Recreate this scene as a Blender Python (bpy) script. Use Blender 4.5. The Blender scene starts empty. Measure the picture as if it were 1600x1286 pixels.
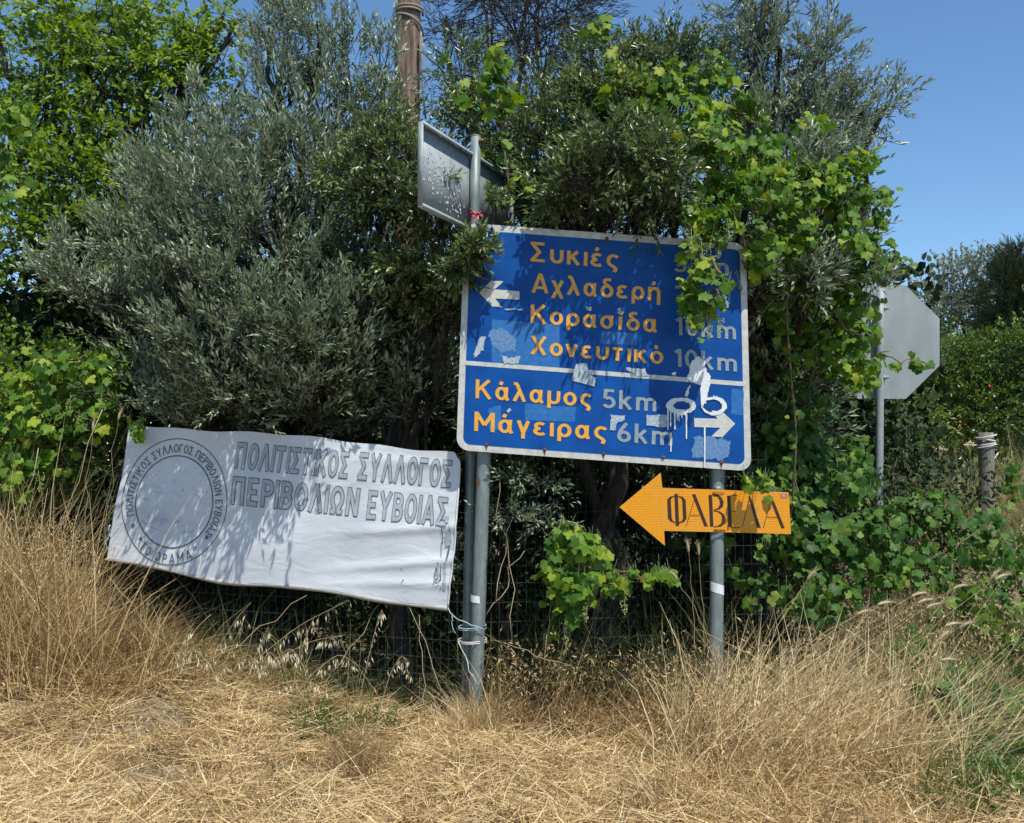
import bpy, bmesh, math, random
import numpy as np
from mathutils import Vector, Matrix

R = math.radians
rng = np.random.default_rng(7)
random.seed(7)
sc = bpy.context.scene
col = sc.collection

# ------------------------------------------------------------------ camera
F = 1650.0
CW, CH = 1600.0, 1286.0
PITCH = R(3.0)
CAM = np.array([0.0, 0.0, 1.5])
cam_d = bpy.data.cameras.new('camera')
cam_d.sensor_width = 36.0
cam_d.lens = 36.0 * F / CW
cam_d.clip_start = 0.05
cam_d.clip_end = 2000
cam = bpy.data.objects.new('camera', cam_d)
cam.location = CAM
cam.rotation_euler = (R(90) + PITCH, 0, 0)
col.objects.link(cam)
sc.camera = cam

# ------------------------------------------------------------------ light
SUN = np.array([0.24, -0.46, 0.90]); SUN /= np.linalg.norm(SUN)
EL = math.asin(SUN[2]); ROT = math.atan2(SUN[0], SUN[1])
world = bpy.data.worlds.new('World'); sc.world = world
world.use_nodes = True
wt = world.node_tree; wt.nodes.clear()
sky = wt.nodes.new('ShaderNodeTexSky'); sky.sky_type = 'NISHITA'; sky.sun_disc = False
sky.sun_elevation = EL; sky.sun_rotation = ROT
sky.altitude = 300; sky.air_density = 1.0; sky.dust_density = 0.0; sky.ozone_density = 4.2
bg = wt.nodes.new('ShaderNodeBackground'); bg.inputs[1].default_value = 0.148
wo = wt.nodes.new('ShaderNodeOutputWorld')
hs0 = wt.nodes.new('ShaderNodeHueSaturation'); hs0.inputs['Saturation'].default_value = 1.10; hs0.inputs['Hue'].default_value = 0.497
wt.links.new(sky.outputs[0], hs0.inputs['Color']); wt.links.new(hs0.outputs[0], bg.inputs[0]); wt.links.new(bg.outputs[0], wo.inputs[0])
sd = bpy.data.lights.new('sun', 'SUN'); sd.energy = 4.8; sd.angle = R(0.5); sd.color = (1.0, 0.95, 0.87)
sun = bpy.data.objects.new('sun', sd)
sun.rotation_euler = Vector(SUN).to_track_quat('Z', 'Y').to_euler()
sun.location = (2, -3, 10)
col.objects.link(sun)
sc.view_settings.view_transform = 'Standard'
sc.view_settings.look = 'None'
sc.view_settings.exposure = 0.12
sc.view_settings.gamma = 1.0
sc.view_settings.use_curve_mapping = False

# ------------------------------------------------------------------ helpers
cp, sp_ = math.cos(PITCH), math.sin(PITCH)
def ray(px, py):
    px = np.asarray(px, float); py = np.asarray(py, float)
    a = (px - 800.0) / F; b = (643.0 - py) / F
    return np.stack([a, cp - b * sp_, sp_ + b * cp], -1)
def P(px, py, Y):
    d = ray(px, py)
    return CAM + d * (np.asarray(Y, float) / d[..., 1])[..., None]
def PX(p):          # world -> pixel
    d = np.asarray(p) - CAM
    f = d[..., 1] * cp + d[..., 2] * sp_
    u = -d[..., 1] * sp_ + d[..., 2] * cp
    return 800 + F * d[..., 0] / f, 643 - F * u / f
def PF(px, py, A, B, off=0.0):  # on the vertical plane through ground points A, B
    A = np.asarray(A, float); B = np.asarray(B, float)
    n = np.array([B[1] - A[1], -(B[0] - A[0]), 0.0]); n /= np.linalg.norm(n)
    if n[1] > 0: n = -n
    A3 = np.array([A[0], A[1], 0.0]) + n * off
    d = ray(px, py)
    t = ((A3 - CAM) @ n) / (d @ n)
    return CAM + d * t[..., None]

def tag(o, label=None, cat=None, group=None, kind=None):
    if label: o['label'] = label
    if cat: o['category'] = cat
    if group: o['group'] = group
    if kind: o['kind'] = kind
    return o
def empty(name, loc, label, cat, group=None):
    o = bpy.data.objects.new(name, None); o.location = Vector(loc); o.empty_display_size = 0.1
    col.objects.link(o); tag(o, label, cat, group)
    return o
def link(name, me, mat, parent=None, mw=None):
    if mat and not me.materials: me.materials.append(mat)
    o = bpy.data.objects.new(name, me); col.objects.link(o)
    if parent is not None:
        o.parent = parent
        o.matrix_parent_inverse = Matrix.Translation(-parent.location) if parent.parent is None else Matrix.Identity(4)
        if parent.parent is not None:
            o.matrix_parent_inverse = Matrix.Identity(4)
    if mw is not None: o.matrix_basis = mw
    return o
# parents of depth two sit at identity basis with meshes in world space, so identity inverse works for them too

def mesh_np(name, verts, faces, attrs=None, smooth=False):
    """verts (N,3); faces: (M,k) int array or list of them"""
    me = bpy.data.meshes.new(name)
    verts = np.asarray(verts, np.float32)
    if not isinstance(faces, list): faces = [faces]
    faces = [np.asarray(f, np.int32) for f in faces if len(f)]
    nl = sum(f.size for f in faces); npoly = sum(len(f) for f in faces)
    me.vertices.add(len(verts)); me.vertices.foreach_set('co', verts.ravel())
    me.loops.add(nl); me.loops.foreach_set('vertex_index', np.concatenate([f.ravel() for f in faces]))
    starts, tot, s = [], [], 0
    for f in faces:
        k = f.shape[1]; starts.append(s + np.arange(len(f)) * k); tot.append(np.full(len(f), k)); s += f.size
    me.polygons.add(npoly)
    me.polygons.foreach_set('loop_start', np.concatenate(starts).astype(np.int32))
    me.polygons.foreach_set('loop_total', np.concatenate(tot).astype(np.int32))
    if smooth: me.polygons.foreach_set('use_smooth', np.ones(npoly, bool))
    me.update(calc_edges=True)
    if attrs:
        for k, v in attrs.items():
            a = me.attributes.new(k, 'FLOAT', 'POINT'); a.data.foreach_set('value', np.asarray(v, np.float32))
    return me

def tube(pts, rad, n=8, cap=True):
    pts = np.asarray(pts, float); m = len(pts)
    rad = np.broadcast_to(np.asarray(rad, float), (m,))
    t = np.gradient(pts, axis=0); t /= np.linalg.norm(t, axis=1)[:, None] + 1e-9
    ref = np.array([0, 0, 1.0]) if abs(t[:, 2]).mean() < 0.8 else np.array([1.0, 0, 0])
    s = np.cross(t, ref); s /= np.linalg.norm(s, axis=1)[:, None] + 1e-9
    u = np.cross(s, t)
    an = np.arange(n) / n * 2 * np.pi
    v = pts[:, None] + rad[:, None, None] * (np.cos(an)[None, :, None] * s[:, None] + np.sin(an)[None, :, None] * u[:, None])
    v = v.reshape(-1, 3)
    i = np.arange(m - 1)[:, None] * n; j = np.arange(n)[None]
    f = np.stack([i + j, i + (j + 1) % n, i + n + (j + 1) % n, i + n + j], -1).reshape(-1, 4)
    tr = np.zeros((0, 3), int)
    if cap:
        v = np.vstack([v, pts[0], pts[-1]])
        a = m * n; j = np.arange(n)
        tr = np.vstack([np.stack([(j + 1) % n, j, np.full(n, a)], -1),
                        np.stack([(m - 1) * n + j, (m - 1) * n + (j + 1) % n, np.full(n, a + 1)], -1)])
    return v, f, tr
class MB:
    def __init__(s): s.v = []; s.q = []; s.t = []; s.n = 0; s.a = []
    def add(s, v, q, t=None, a=0.5):
        s.v.append(np.asarray(v, float)); s.q.append(np.asarray(q, int).reshape(-1, 4) + s.n)
        if t is not None and len(t): s.t.append(np.asarray(t, int) + s.n)
        s.a.append(np.full(len(v), a)); s.n += len(v)
    def tube(s, pts, rad, n=6, cap=True, a=0.5):
        v, f, t = tube(pts, rad, n, cap); s.add(v, f, t, a)
    def box(s, c, ax, ay, az):
        c = np.asarray(c, float); v = [c + i * np.asarray(ax) + j * np.asarray(ay) + k * np.asarray(az) for i in (-1, 1) for j in (-1, 1) for k in (-1, 1)]
        s.add(v, [[0, 1, 3, 2], [4, 6, 7, 5], [0, 4, 5, 1], [2, 3, 7, 6], [0, 2, 6, 4], [1, 5, 7, 3]])
    def build(s, name, mat, parent=None, smooth=True):
        fs = []
        if s.q: fs.append(np.vstack(s.q))
        if s.t: fs.append(np.vstack(s.t))
        me = mesh_np(name, np.vstack(s.v), fs, {'tint': np.concatenate(s.a)}, smooth)
        return link(name, me, mat, parent)

def extrude_poly(pts, thick, mat, name, parent, hole=None):
    """closed planar polygon in world space, extruded along +Y by thick (front face keeps its place)"""
    bm = bmesh.new()
    vs = [bm.verts.new(p) for p in pts]
    es = [bm.edges.new((vs[i], vs[(i + 1) % len(vs)])) for i in range(len(vs))]
    if hole is not None:
        hs = [bm.verts.new(p) for p in hole]
        es += [bm.edges.new((hs[i], hs[(i + 1) % len(hs)])) for i in range(len(hs))]
    r = bmesh.ops.triangle_fill(bm, edges=es, use_beauty=True)
    fs = [f for f in r['geom'] if isinstance(f, bmesh.types.BMFace)]
    if thick:
        ex = bmesh.ops.extrude_face_region(bm, geom=fs)
        nv = [g for g in ex['geom'] if isinstance(g, bmesh.types.BMVert)]
        bmesh.ops.translate(bm, verts=nv, vec=Vector(thick) if not isinstance(thick, float) else Vector((0, thick, 0)))
    bmesh.ops.recalc_face_normals(bm, faces=bm.faces[:])
    me = bpy.data.meshes.new(name); bm.to_mesh(me); bm.free()
    return link(name, me, mat, parent)

def noise3(p, seed, scale):
    r = np.random.default_rng(seed); p = np.asarray(p) * scale
    out = np.zeros(p.shape[:-1])
    for i in range(7):
        k = r.normal(size=3); k /= np.linalg.norm(k); k *= r.uniform(.7, 2.2)
        out += np.sin(p @ k * 2 * np.pi + r.uniform(0, 6.28))
    return out / 2.6

# ------------------------------------------------------------------ materials
def newmat(name):
    m = bpy.data.materials.new(name); m.use_nodes = True
    nt = m.node_tree; b = nt.nodes['Principled BSDF']
    return m, nt, b
def N(nt, t, **kw):
    n = nt.nodes.new(t)
    for k, v in kw.items():
        if k in n.inputs.keys(): n.inputs[k].default_value = v
        else: setattr(n, k, v)
    return n
def ramp(nt, fac, stops):
    r = nt.nodes.new('ShaderNodeValToRGB'); e = r.color_ramp.elements
    while len(e) < len(stops): e.new(0.5)
    for i, (p, c) in enumerate(stops): e[i].position = p; e[i].color = (*c, 1)
    nt.links.new(fac, r.inputs[0]); return r.outputs[0]
def leafmat(name, cols, back=None, rough=0.5, trans=0.3, tcol=None, objrand=False, spec=0.4, wear=None):
    """cols: list of colours picked by the leaf's own tint; back: colour of the underside"""
    m, nt, b = newmat(name)
    if objrand: fac = N(nt, 'ShaderNodeObjectInfo').outputs['Random']
    else: fac = N(nt, 'ShaderNodeAttribute', attribute_name='tint').outputs['Fac']
    c = ramp(nt, fac, [(i / max(1, len(cols) - 1), x) for i, x in enumerate(cols)])
    front = c
    if back:
        g = N(nt, 'ShaderNodeNewGeometry'); mx = N(nt, 'ShaderNodeMix', data_type='RGBA')
        nt.links.new(g.outputs['Backfacing'], mx.inputs[0]); nt.links.new(c, mx.inputs[6]); mx.inputs[7].default_value = (*back, 1)
        c = mx.outputs[2]
    # faint mottling
    tc = N(nt, 'ShaderNodeTexCoord'); nz = N(nt, 'ShaderNodeTexNoise', Scale=30.0); nt.links.new(tc.outputs['Object'], nz.inputs['Vector'])
    hs = N(nt, 'ShaderNodeHueSaturation'); mr = N(nt, 'ShaderNodeMapRange'); mr.inputs[3].default_value = 0.75; mr.inputs[4].default_value = 1.25
    nt.links.new(nz.outputs[0], mr.inputs[0]); nt.links.new(mr.outputs[0], hs.inputs['Value']); nt.links.new(c, hs.inputs['Color'])
    nt.links.new(hs.outputs[0], b.inputs['Base Color']); b.inputs['Roughness'].default_value = rough
    b.inputs['Specular IOR Level'].default_value = spec
    if trans > 0:
        tr = N(nt, 'ShaderNodeBsdfTranslucent'); h2 = N(nt, 'ShaderNodeHueSaturation', Hue=0.485, Saturation=1.15, Value=1.5)
        nt.links.new(front, h2.inputs['Color']); nt.links.new(h2.outputs[0], tr.inputs[0])
        ms = N(nt, 'ShaderNodeMixShader'); ms.inputs[0].default_value = trans
        nt.links.new(b.outputs[0], ms.inputs[1]); nt.links.new(tr.outputs[0], ms.inputs[2])
        nt.links.new(ms.outputs[0], nt.nodes['Material Output'].inputs[0])
    return m
def surf(name, c1, c2, scale=8, rough=0.6, metal=0.0, bump=0.0, detail=6, stretch=(1, 1, 1), c3=None, lo=.35, hi=.65, spec=.5, bscale=None):
    m, nt, b = newmat(name)
    tc = N(nt, 'ShaderNodeTexCoord'); mp = N(nt, 'ShaderNodeMapping'); mp.inputs['Scale'].default_value = stretch
    nt.links.new(tc.outputs['Object'], mp.inputs[0])
    nz = N(nt, 'ShaderNodeTexNoise', Scale=float(scale), Detail=float(detail), Roughness=0.65); nt.links.new(mp.outputs[0], nz.inputs['Vector'])
    st = [(lo, c1), (hi, c2)] + ([(min(1, hi + .12), c3)] if c3 else [])
    nt.links.new(ramp(nt, nz.outputs[0], st), b.inputs['Base Color'])
    b.inputs['Roughness'].default_value = rough; b.inputs['Metallic'].default_value = metal; b.inputs['Specular IOR Level'].default_value = spec
    if bump:
        n2 = N(nt, 'ShaderNodeTexNoise', Scale=float(bscale or scale * 3), Detail=5.0); nt.links.new(mp.outputs[0], n2.inputs['Vector'])
        bp = N(nt, 'ShaderNodeBump', Strength=bump, Distance=0.01); nt.links.new(n2.outputs[0], bp.inputs['Height']); nt.links.new(bp.outputs[0], b.inputs['Normal'])
    return m

M = {}
M['soil'] = surf('soil', (.13, .10, .065), (.28, .22, .14), 14, .95, bump=.6, c3=(.38, .31, .20), spec=.1)
M['galv'] = surf('galvanised_metal', (.24, .28, .285), (.34, .38, .38), 30, .55, .1, bump=.05, c3=(.42, .46, .46))
M['post'] = surf('weathered_post', (.16, .20, .195), (.25, .29, .28), 26, .5, .25, bump=.12, c3=(.31, .33, .31), stretch=(1, 1, .35))
M['rim'] = surf('sign_rim', (.44, .45, .41), (.62, .62, .57), 25, .45, c3=(.70, .70, .65), bump=.03)
M['blue'] = surf('blue_sheeting', (.002, .055, .25), (.003, .088, .35), 5, .45, c3=(.010, .12, .39), spec=.2)
M['amber'] = surf('amber_lettering', (.70, .33, .035), (.82, .42, .06), 60, .5)
M['grey_letter'] = surf('grey_lettering', (.20, .26, .28), (.32, .38, .39), 70, .5)
M['white_arrow'] = surf('white_sheeting', (.48, .49, .44), (.62, .62, .56), 60, .5)
M['residue'] = surf('glue_residue', (.005, .11, .36), (.020, .16, .43), 40, .6, c3=(.06, .21, .46))
M['residue_pale'] = surf('pale_residue', (.05, .16, .40), (.17, .29, .44), 90, .6, c3=(.30, .40, .48), detail=9)
M['torn'] = surf('torn_paper', (.22, .32, .42), (.52, .56, .56), 80, .7, c3=(.70, .72, .70), detail=9)
M['paint'] = surf('white_paint', (.62, .66, .66), (.80, .82, .80), 60, .45)
M['orange'] = surf('orange_sheeting', (.70, .27, .006), (.80, .33, .010), 90, .4, spec=.4)
def orange_mat():
    m = M['orange']; nt = m.node_tree; b = nt.nodes['Principled BSDF']
    tc = N(nt, 'ShaderNodeTexCoord'); wv = N(nt, 'ShaderNodeTexWave', Scale=22.0, Distortion=.6); wv.bands_direction = 'Z'
    nt.links.new(tc.outputs['Object'], wv.inputs['Vector']); bp = N(nt, 'ShaderNodeBump', Strength=.12, Distance=.004)
    nt.links.new(wv.outputs['Fac'], bp.inputs['Height']); nt.links.new(bp.outputs[0], b.inputs['Normal'])
    src = b.inputs['Base Color'].links[0].from_socket; nz = N(nt, 'ShaderNodeTexNoise', Scale=6.0, Detail=9.0); nt.links.new(tc.outputs['Object'], nz.inputs['Vector'])
    mx = N(nt, 'ShaderNodeMix', data_type='RGBA'); mr = N(nt, 'ShaderNodeMapRange'); mr.inputs[1].default_value = .45; mr.inputs[2].default_value = .8; mr.inputs[4].default_value = .45
    nt.links.new(nz.outputs[0], mr.inputs[0]); nt.links.new(mr.outputs[0], mx.inputs[0]); nt.links.new(src, mx.inputs[6]); mx.inputs[7].default_value = (.62, .34, .10, 1)
    nt.links.new(mx.outputs[2], b.inputs['Base Color'])
orange_mat()
M['brown_ink'] = surf('dark_ink', (.035, .012, .006), (.05, .018, .010), 60, .5)
M['rust'] = surf('rusty_steel', (.10, .03, .015), (.22, .08, .035), 120, .8, bump=.3)
M['sticker_red'] = surf('red_sticker', (.45, .06, .06), (.60, .25, .25), 260, .5)
M['ink'] = surf('banner_ink', (.09, .12, .14), (.16, .19, .21), 60, .8)
M['ink_fill'] = surf('faded_ink', (.36, .41, .44), (.46, .51, .54), 20, .8, c3=(.56, .60, .62))
M['stain'] = surf('banner_stain', (.42, .46, .49), (.60, .63, .65), 55, .8, detail=9, c3=(.70, .72, .74))
M['wood'] = surf('old_pole_wood', (.10, .055, .035), (.24, .17, .12), 6, .9, bump=1.0, stretch=(4, 4, .35), c3=(.36, .31, .26), bscale=34, detail=10, lo=.40, hi=.58)
M['grey_wood'] = surf('grey_post_wood', (.13, .12, .10), (.25, .23, .20), 14, .9, bump=.7, stretch=(3, 3, .3))
M['rope'] = surf('rope', (.20, .16, .13), (.34, .29, .25), 200, .9)
M['bark'] = surf('bark', (.022, .019, .016), (.065, .056, .046), 25, .95, bump=.8, stretch=(1, 1, .4))
M['stem'] = surf('vine_stem', (.11, .075, .04), (.20, .15, .08), 60, .8)
M['greenstem'] = surf('green_stem', (.12, .16, .045), (.22, .26, .08), 60, .7)
M['wire'] = surf('fence_wire', (.035, .045, .045), (.10, .115, .11), 40, .7, .1)
M['twine'] = surf('blue_twine', (.30, .42, .48), (.48, .60, .64), 200, .8)
M['white_twine'] = surf('white_twine', (.5, .5, .47), (.7, .7, .66), 200, .8)
M['ribbon'] = surf('red_ribbon', (.35, .02, .04), (.55, .05, .09), 40, .6, c3=(.75, .6, .6), hi=.55)
M['stone'] = surf('stone', (.14, .13, .13), (.30, .28, .27), 40, .9, bump=.6)

# cloth of the banner: white, with fine creases
def banner_mat():
    m, nt, b = newmat('banner_cloth')
    tc = N(nt, 'ShaderNodeTexCoord'); mp = N(nt, 'ShaderNodeMapping'); mp.inputs['Scale'].default_value = (1, 1, 2.5); mp.inputs['Rotation'].default_value = (0, .35, 0)
    nt.links.new(tc.outputs['Object'], mp.inputs[0])
    n1 = N(nt, 'ShaderNodeTexNoise', Scale=3.0, Detail=6.0); nt.links.new(tc.outputs['Object'], n1.inputs['Vector'])
    nt.links.new(ramp(nt, n1.outputs[0], [(.3, (.60, .63, .655)), (.65, (.71, .735, .75))]), b.inputs['Base Color'])
    n2 = N(nt, 'ShaderNodeTexNoise', Scale=5.0, Detail=3.0, Distortion=.8); nt.links.new(mp.outputs[0], n2.inputs['Vector'])
    bp = N(nt, 'ShaderNodeBump', Strength=.28, Distance=.02); nt.links.new(n2.outputs[0], bp.inputs['Height']); nt.links.new(bp.outputs[0], b.inputs['Normal'])
    b.inputs['Roughness'].default_value = .65; b.inputs['Specular IOR Level'].default_value = .25
    return m
M['cloth'] = banner_mat()
M['hem'] = surf('banner_hem', (.36, .34, .31), (.52, .50, .47), 12, .8)

M['olive'] = leafmat('olive_leaf', [(.06, .092, .045), (.12, .165, .082), (.21, .265, .145), (.36, .41, .26)], back=(.37, .42, .31), rough=.38, trans=.14, spec=.55)
M['phill'] = leafmat('dark_evergreen_leaf', [(.045, .078, .024), (.085, .13, .036), (.14, .195, .048), (.30, .33, .085)], back=(.16, .19, .10), rough=.34, trans=.18, spec=.55)
M['elm'] = leafmat('bright_tree_leaf', [(.08, .16, .024), (.14, .24, .032), (.21, .32, .04), (.32, .41, .055)], back=(.17, .24, .08), rough=.42, trans=.42)
M['vine'] = leafmat('vine_leaf', [(.040, .110, .013), (.070, .16, .017), (.115, .225, .022), (.19, .31, .028), (.34, .40, .04)], back=(.16, .25, .08), rough=.5, spec=.22, trans=.38)
M['vine_o'] = leafmat('vine_leaf_single', [(.040, .110, .013), (.070, .16, .017), (.115, .225, .022), (.19, .31, .028), (.34, .40, .04)], back=(.16, .25, .08), rough=.5, spec=.22, trans=.38, objrand=True)
M['vine_shade_o'] = leafmat('shaded_vine_leaf_single', [(.030, .085, .014), (.045, .115, .018), (.07, .155, .024), (.11, .20, .03), (.19, .26, .04)], back=(.10, .17, .06), rough=.5, spec=.25, trans=.3, objrand=True)  # same vine leaf, greens darkened to put shade into the right-hand vines
M['vine_shade'] = leafmat('shaded_vine_leaf', [(.030, .085, .014), (.045, .115, .018), (.07, .155, .024), (.11, .20, .03), (.19, .26, .04)], back=(.10, .17, .06), rough=.5, spec=.25, trans=.3)
M['cas'] = leafmat('casuarina_needle', [(.05, .055, .038), (.09, .095, .065), (.14, .135, .095)], rough=.6, trans=.05)
M['poplar'] = leafmat('grey_leaf', [(.14, .18, .12), (.20, .24, .16), (.28, .31, .22)], back=(.28, .32, .26), rough=.4, trans=.2)
M['pine'] = leafmat('pine_needle', [(.030, .058, .026), (.055, .09, .036), (.085, .12, .05)], rough=.55, trans=.08)
M['shrub'] = leafmat('shrub_leaf', [(.045, .095, .018), (.08, .15, .026), (.14, .21, .035), (.22, .26, .05)], rough=.35, trans=.3)
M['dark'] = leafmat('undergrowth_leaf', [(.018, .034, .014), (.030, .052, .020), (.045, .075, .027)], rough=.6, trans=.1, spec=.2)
M['weed'] = leafmat('weed_leaf', [(.05, .11, .025), (.08, .16, .035), (.13, .21, .05), (.20, .26, .07)], rough=.5, trans=.3)
M['straw'] = leafmat('straw', [(.20, .128, .056), (.45, .315, .138), (.68, .515, .26), (.84, .70, .42)], rough=.6, trans=.15, spec=.3)
M['dry'] = leafmat('dry_grass', [(.15, .09, .045), (.34, .225, .10), (.55, .40, .18), (.74, .58, .30)], rough=.6, trans=.15, spec=.3)
M['drygreen'] = leafmat('half_dry_grass', [(.10, .12, .035), (.20, .20, .07), (.34, .29, .13), (.46, .38, .20)], rough=.6, trans=.2, spec=.3)
M['oat'] = surf('oat_husk', (.54, .45, .28), (.74, .65, .45), 90, .6)
M['foxtail'] = surf('foxtail_head', (.40, .32, .17), (.58, .48, .29), 90, .7)
M['oatstem'] = surf('dry_stem', (.36, .27, .14), (.52, .41, .24), 90, .7)
M['bead'] = surf('grape_bud', (.26, .32, .09), (.42, .46, .17), 90, .6)
M['flower'] = surf('red_blossom', (.55, .03, .01), (.7, .06, .02), 40, .6)

# ------------------------------------------------------------------ ground
def ground_z(x, y):
    x = np.asarray(x, float); y = np.asarray(y, float)
    z = .025 * np.sin(x * 2.1 + .5) * np.sin(y * 1.7) + .02 * np.sin(x * 4.3 - y * 3.1)
    sm = lambda t: np.clip(t, 0, 1) ** 2 * (3 - 2 * np.clip(t, 0, 1))
    z = z + .34 * sm((y - 5.2) / 1.6) * sm((-x - .8) / 1.4) + .85 * sm((y - 5.7) / 3.4) * sm((x - 1.35) / 1.6)
    z = z + .022 * np.sin(x * 9.1 + 2 * np.sin(y * 5.3)) * np.sin(y * 10.7 + 1.5 * np.sin(x * 4.1)) * np.clip((y - 3.8), 0, 1) * np.clip(9 - y, 0, 1)
    return z + .02 * np.clip(y - 12, 0, 60)

# ------------------------------------------------------------------ leaves
T_OLIVE = (np.array([[0, 0, 0], [-.5, .5, .05], [0, 1, -.06], [.5, .5, .05]], float), [np.array([[0, 2, 1], [0, 3, 2]])])
T_OVAL = (np.array([[0, 0, 0], [-.42, .28, .07], [-.40, .66, .04], [0, 1, -.12], [.40, .66, .04], [.42, .28, .07], [0, .45, 0]], float),
          [np.array([[6, 0, 5], [6, 5, 4], [6, 4, 3], [6, 3, 2], [6, 2, 1], [6, 1, 0]])])
_ang = np.radians([0, 14, 24, 38, 52, 64, 76, 96, 112, 134, 156, 172])
_rad = np.array([1.0, .87, .70, .80, .93, .80, .66, .78, .73, .62, .54, .22])
def vine_template(seed):
    r = np.random.default_rng(seed); v = [[0, 0, 0]]
    a = np.concatenate([_ang, -_ang[1:][::-1]]); q = np.concatenate([_rad, _rad[1:][::-1]]) * r.uniform(.9, 1.08, 23)
    w = r.uniform(0, 6.28)
    for x, y in zip(a, q):
        v.append([math.sin(x) * y * .62, math.cos(x) * y * .62 + .0, -.20 * y * y + .06 * math.sin(3 * x + w)])
    v = np.array(v); k = len(a); i = np.arange(k)
    return v, [np.stack([np.zeros(k, int), (i + 1) % k + 1, i + 1], -1)]
T_VINE = [vine_template(s) for s in (1, 2, 3, 4)]
T_NEEDLE = (np.array([[-.5, 0, 0], [.5, 0, 0], [.5, 1, -.03], [-.5, 1, -.03]], float), [np.array([[0, 1, 2, 3]])])

def norm(v): return v / (np.linalg.norm(v, axis=-1, keepdims=True) + 1e-9)
def leaves(name, pos, ax, nr, L, W, T, mat, parent, tint=None, kind='stuff'):
    tv, tf = T; n = len(pos); k = len(tv)
    a = norm(ax); s = norm(np.cross(a, nr)); u = np.cross(s, a)
    L = np.broadcast_to(L, (n,)); W = np.broadcast_to(W, (n,))
    v = pos[:, None] + s[:, None] * (W[:, None] * tv[:, 0])[..., None] + a[:, None] * (L[:, None] * tv[:, 1])[..., None] + u[:, None] * (L[:, None] * tv[:, 2])[..., None]
    fs = [(f[None] + (np.arange(n) * k)[:, None, None]).reshape(-1, f.shape[1]) for f in tf]
    if tint is None: tint = rng.random(n)
    me = mesh_np(name, v.reshape(-1, 3), fs, {'tint': np.repeat(np.clip(tint, 0, 1), k)})
    o = link(name, me, mat, parent)
    if kind: o['kind'] = kind
    return o

def sample_blobs(blobs, gap_seed, gap_scale=1.6, thr=-0.45, shell=.5):
    """blob = (px, py, Y, rx, ry, depth_m, n) -> points, outward dirs, blob index"""
    PTS, DIR, IDX = [], [], []
    for bi, (px, py, Y, rx, ry, dm, n) in enumerate([b_[:7] for b_ in blobs]):
        c = P(px, py, Y); sc_ = Y / F
        d = norm(rng.normal(size=(n, 3))); r = rng.random(n) ** (1 / 3 * (1 - shell) + .05)
        r = shell * r + (1 - shell) * rng.random(n) ** (1 / 3)
        q = d * r[:, None] * np.array([rx * sc_, dm, ry * sc_])
        PTS.append(c + q); DIR.append(norm(q + d * .02)); IDX.append(np.full(n, bi))
    p = np.vstack(PTS); d = np.vstack(DIR); ix = np.concatenate(IDX)
    k = (noise3(p, gap_seed, gap_scale) > thr) & (noise3(p, gap_seed + 77, gap_scale * 2.4) > thr - .12)
    k &= p[:, 2] > ground_z(p[:, 0], p[:, 1]) + .05
    return p[k], d[k], ix[k]

def twigs_to_leaves(base, tdir, tl, m, spread=.9, tipfirst=True, jitter=.012):
    """leaf positions and axes along straight-ish twigs (vectorised); m leaves per twig"""
    n = len(base)
    t = (np.arange(m) + .5) / m; t = np.tile(t, (n, 1)) + rng.uniform(-.3 / m, .3 / m, (n, m))
    sag = np.zeros((n, m, 3)); sag[..., 2] = -(t ** 2) * tl[:, None] * .18
    pos = base[:, None] + tdir[:, None] * (tl[:, None] * t)[..., None] + sag
    ref = np.where(np.abs(tdir[:, 2:3]) > .8, np.array([[1., 0, 0]]), np.array([[0, 0, 1.]]))
    s = norm(np.cross(tdir, ref)); u = np.cross(s, tdir)
    ph = (np.arange(m) * 2.4)[None] + rng.uniform(0, 6.28, (n, 1)) + rng.normal(0, .3, (n, m))
    rad = np.cos(ph)[..., None] * s[:, None] + np.sin(ph)[..., None] * u[:, None]
    an = spread * (1 - .55 * t) * rng.uniform(.75, 1.2, (n, m))
    ax = tdir[:, None] * np.cos(an)[..., None] + rad * np.sin(an)[..., None]
    nr = norm(SUN * 1.05 - rad * .25 + rng.normal(0, .5, (n, m, 3)))   # blades turn to the light
    pos = pos + rng.normal(0, jitter, pos.shape)
    return pos.reshape(-1, 3), ax.reshape(-1, 3), nr.reshape(-1, 3), t.reshape(-1)

def curve_pts(a, b, n=6, wob=.06, sag=0.0):
    a = np.asarray(a, float); b = np.asarray(b, float); t = np.linspace(0, 1, n)[:, None]
    L = np.linalg.norm(b - a)
    w = rng.normal(0, wob * L, (n, 3)) * np.sin(np.pi * t); w[:, 2] += (np.sin(np.pi * t) * sag * L)[:, 0]
    return a * (1 - t) + b * t + w

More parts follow.
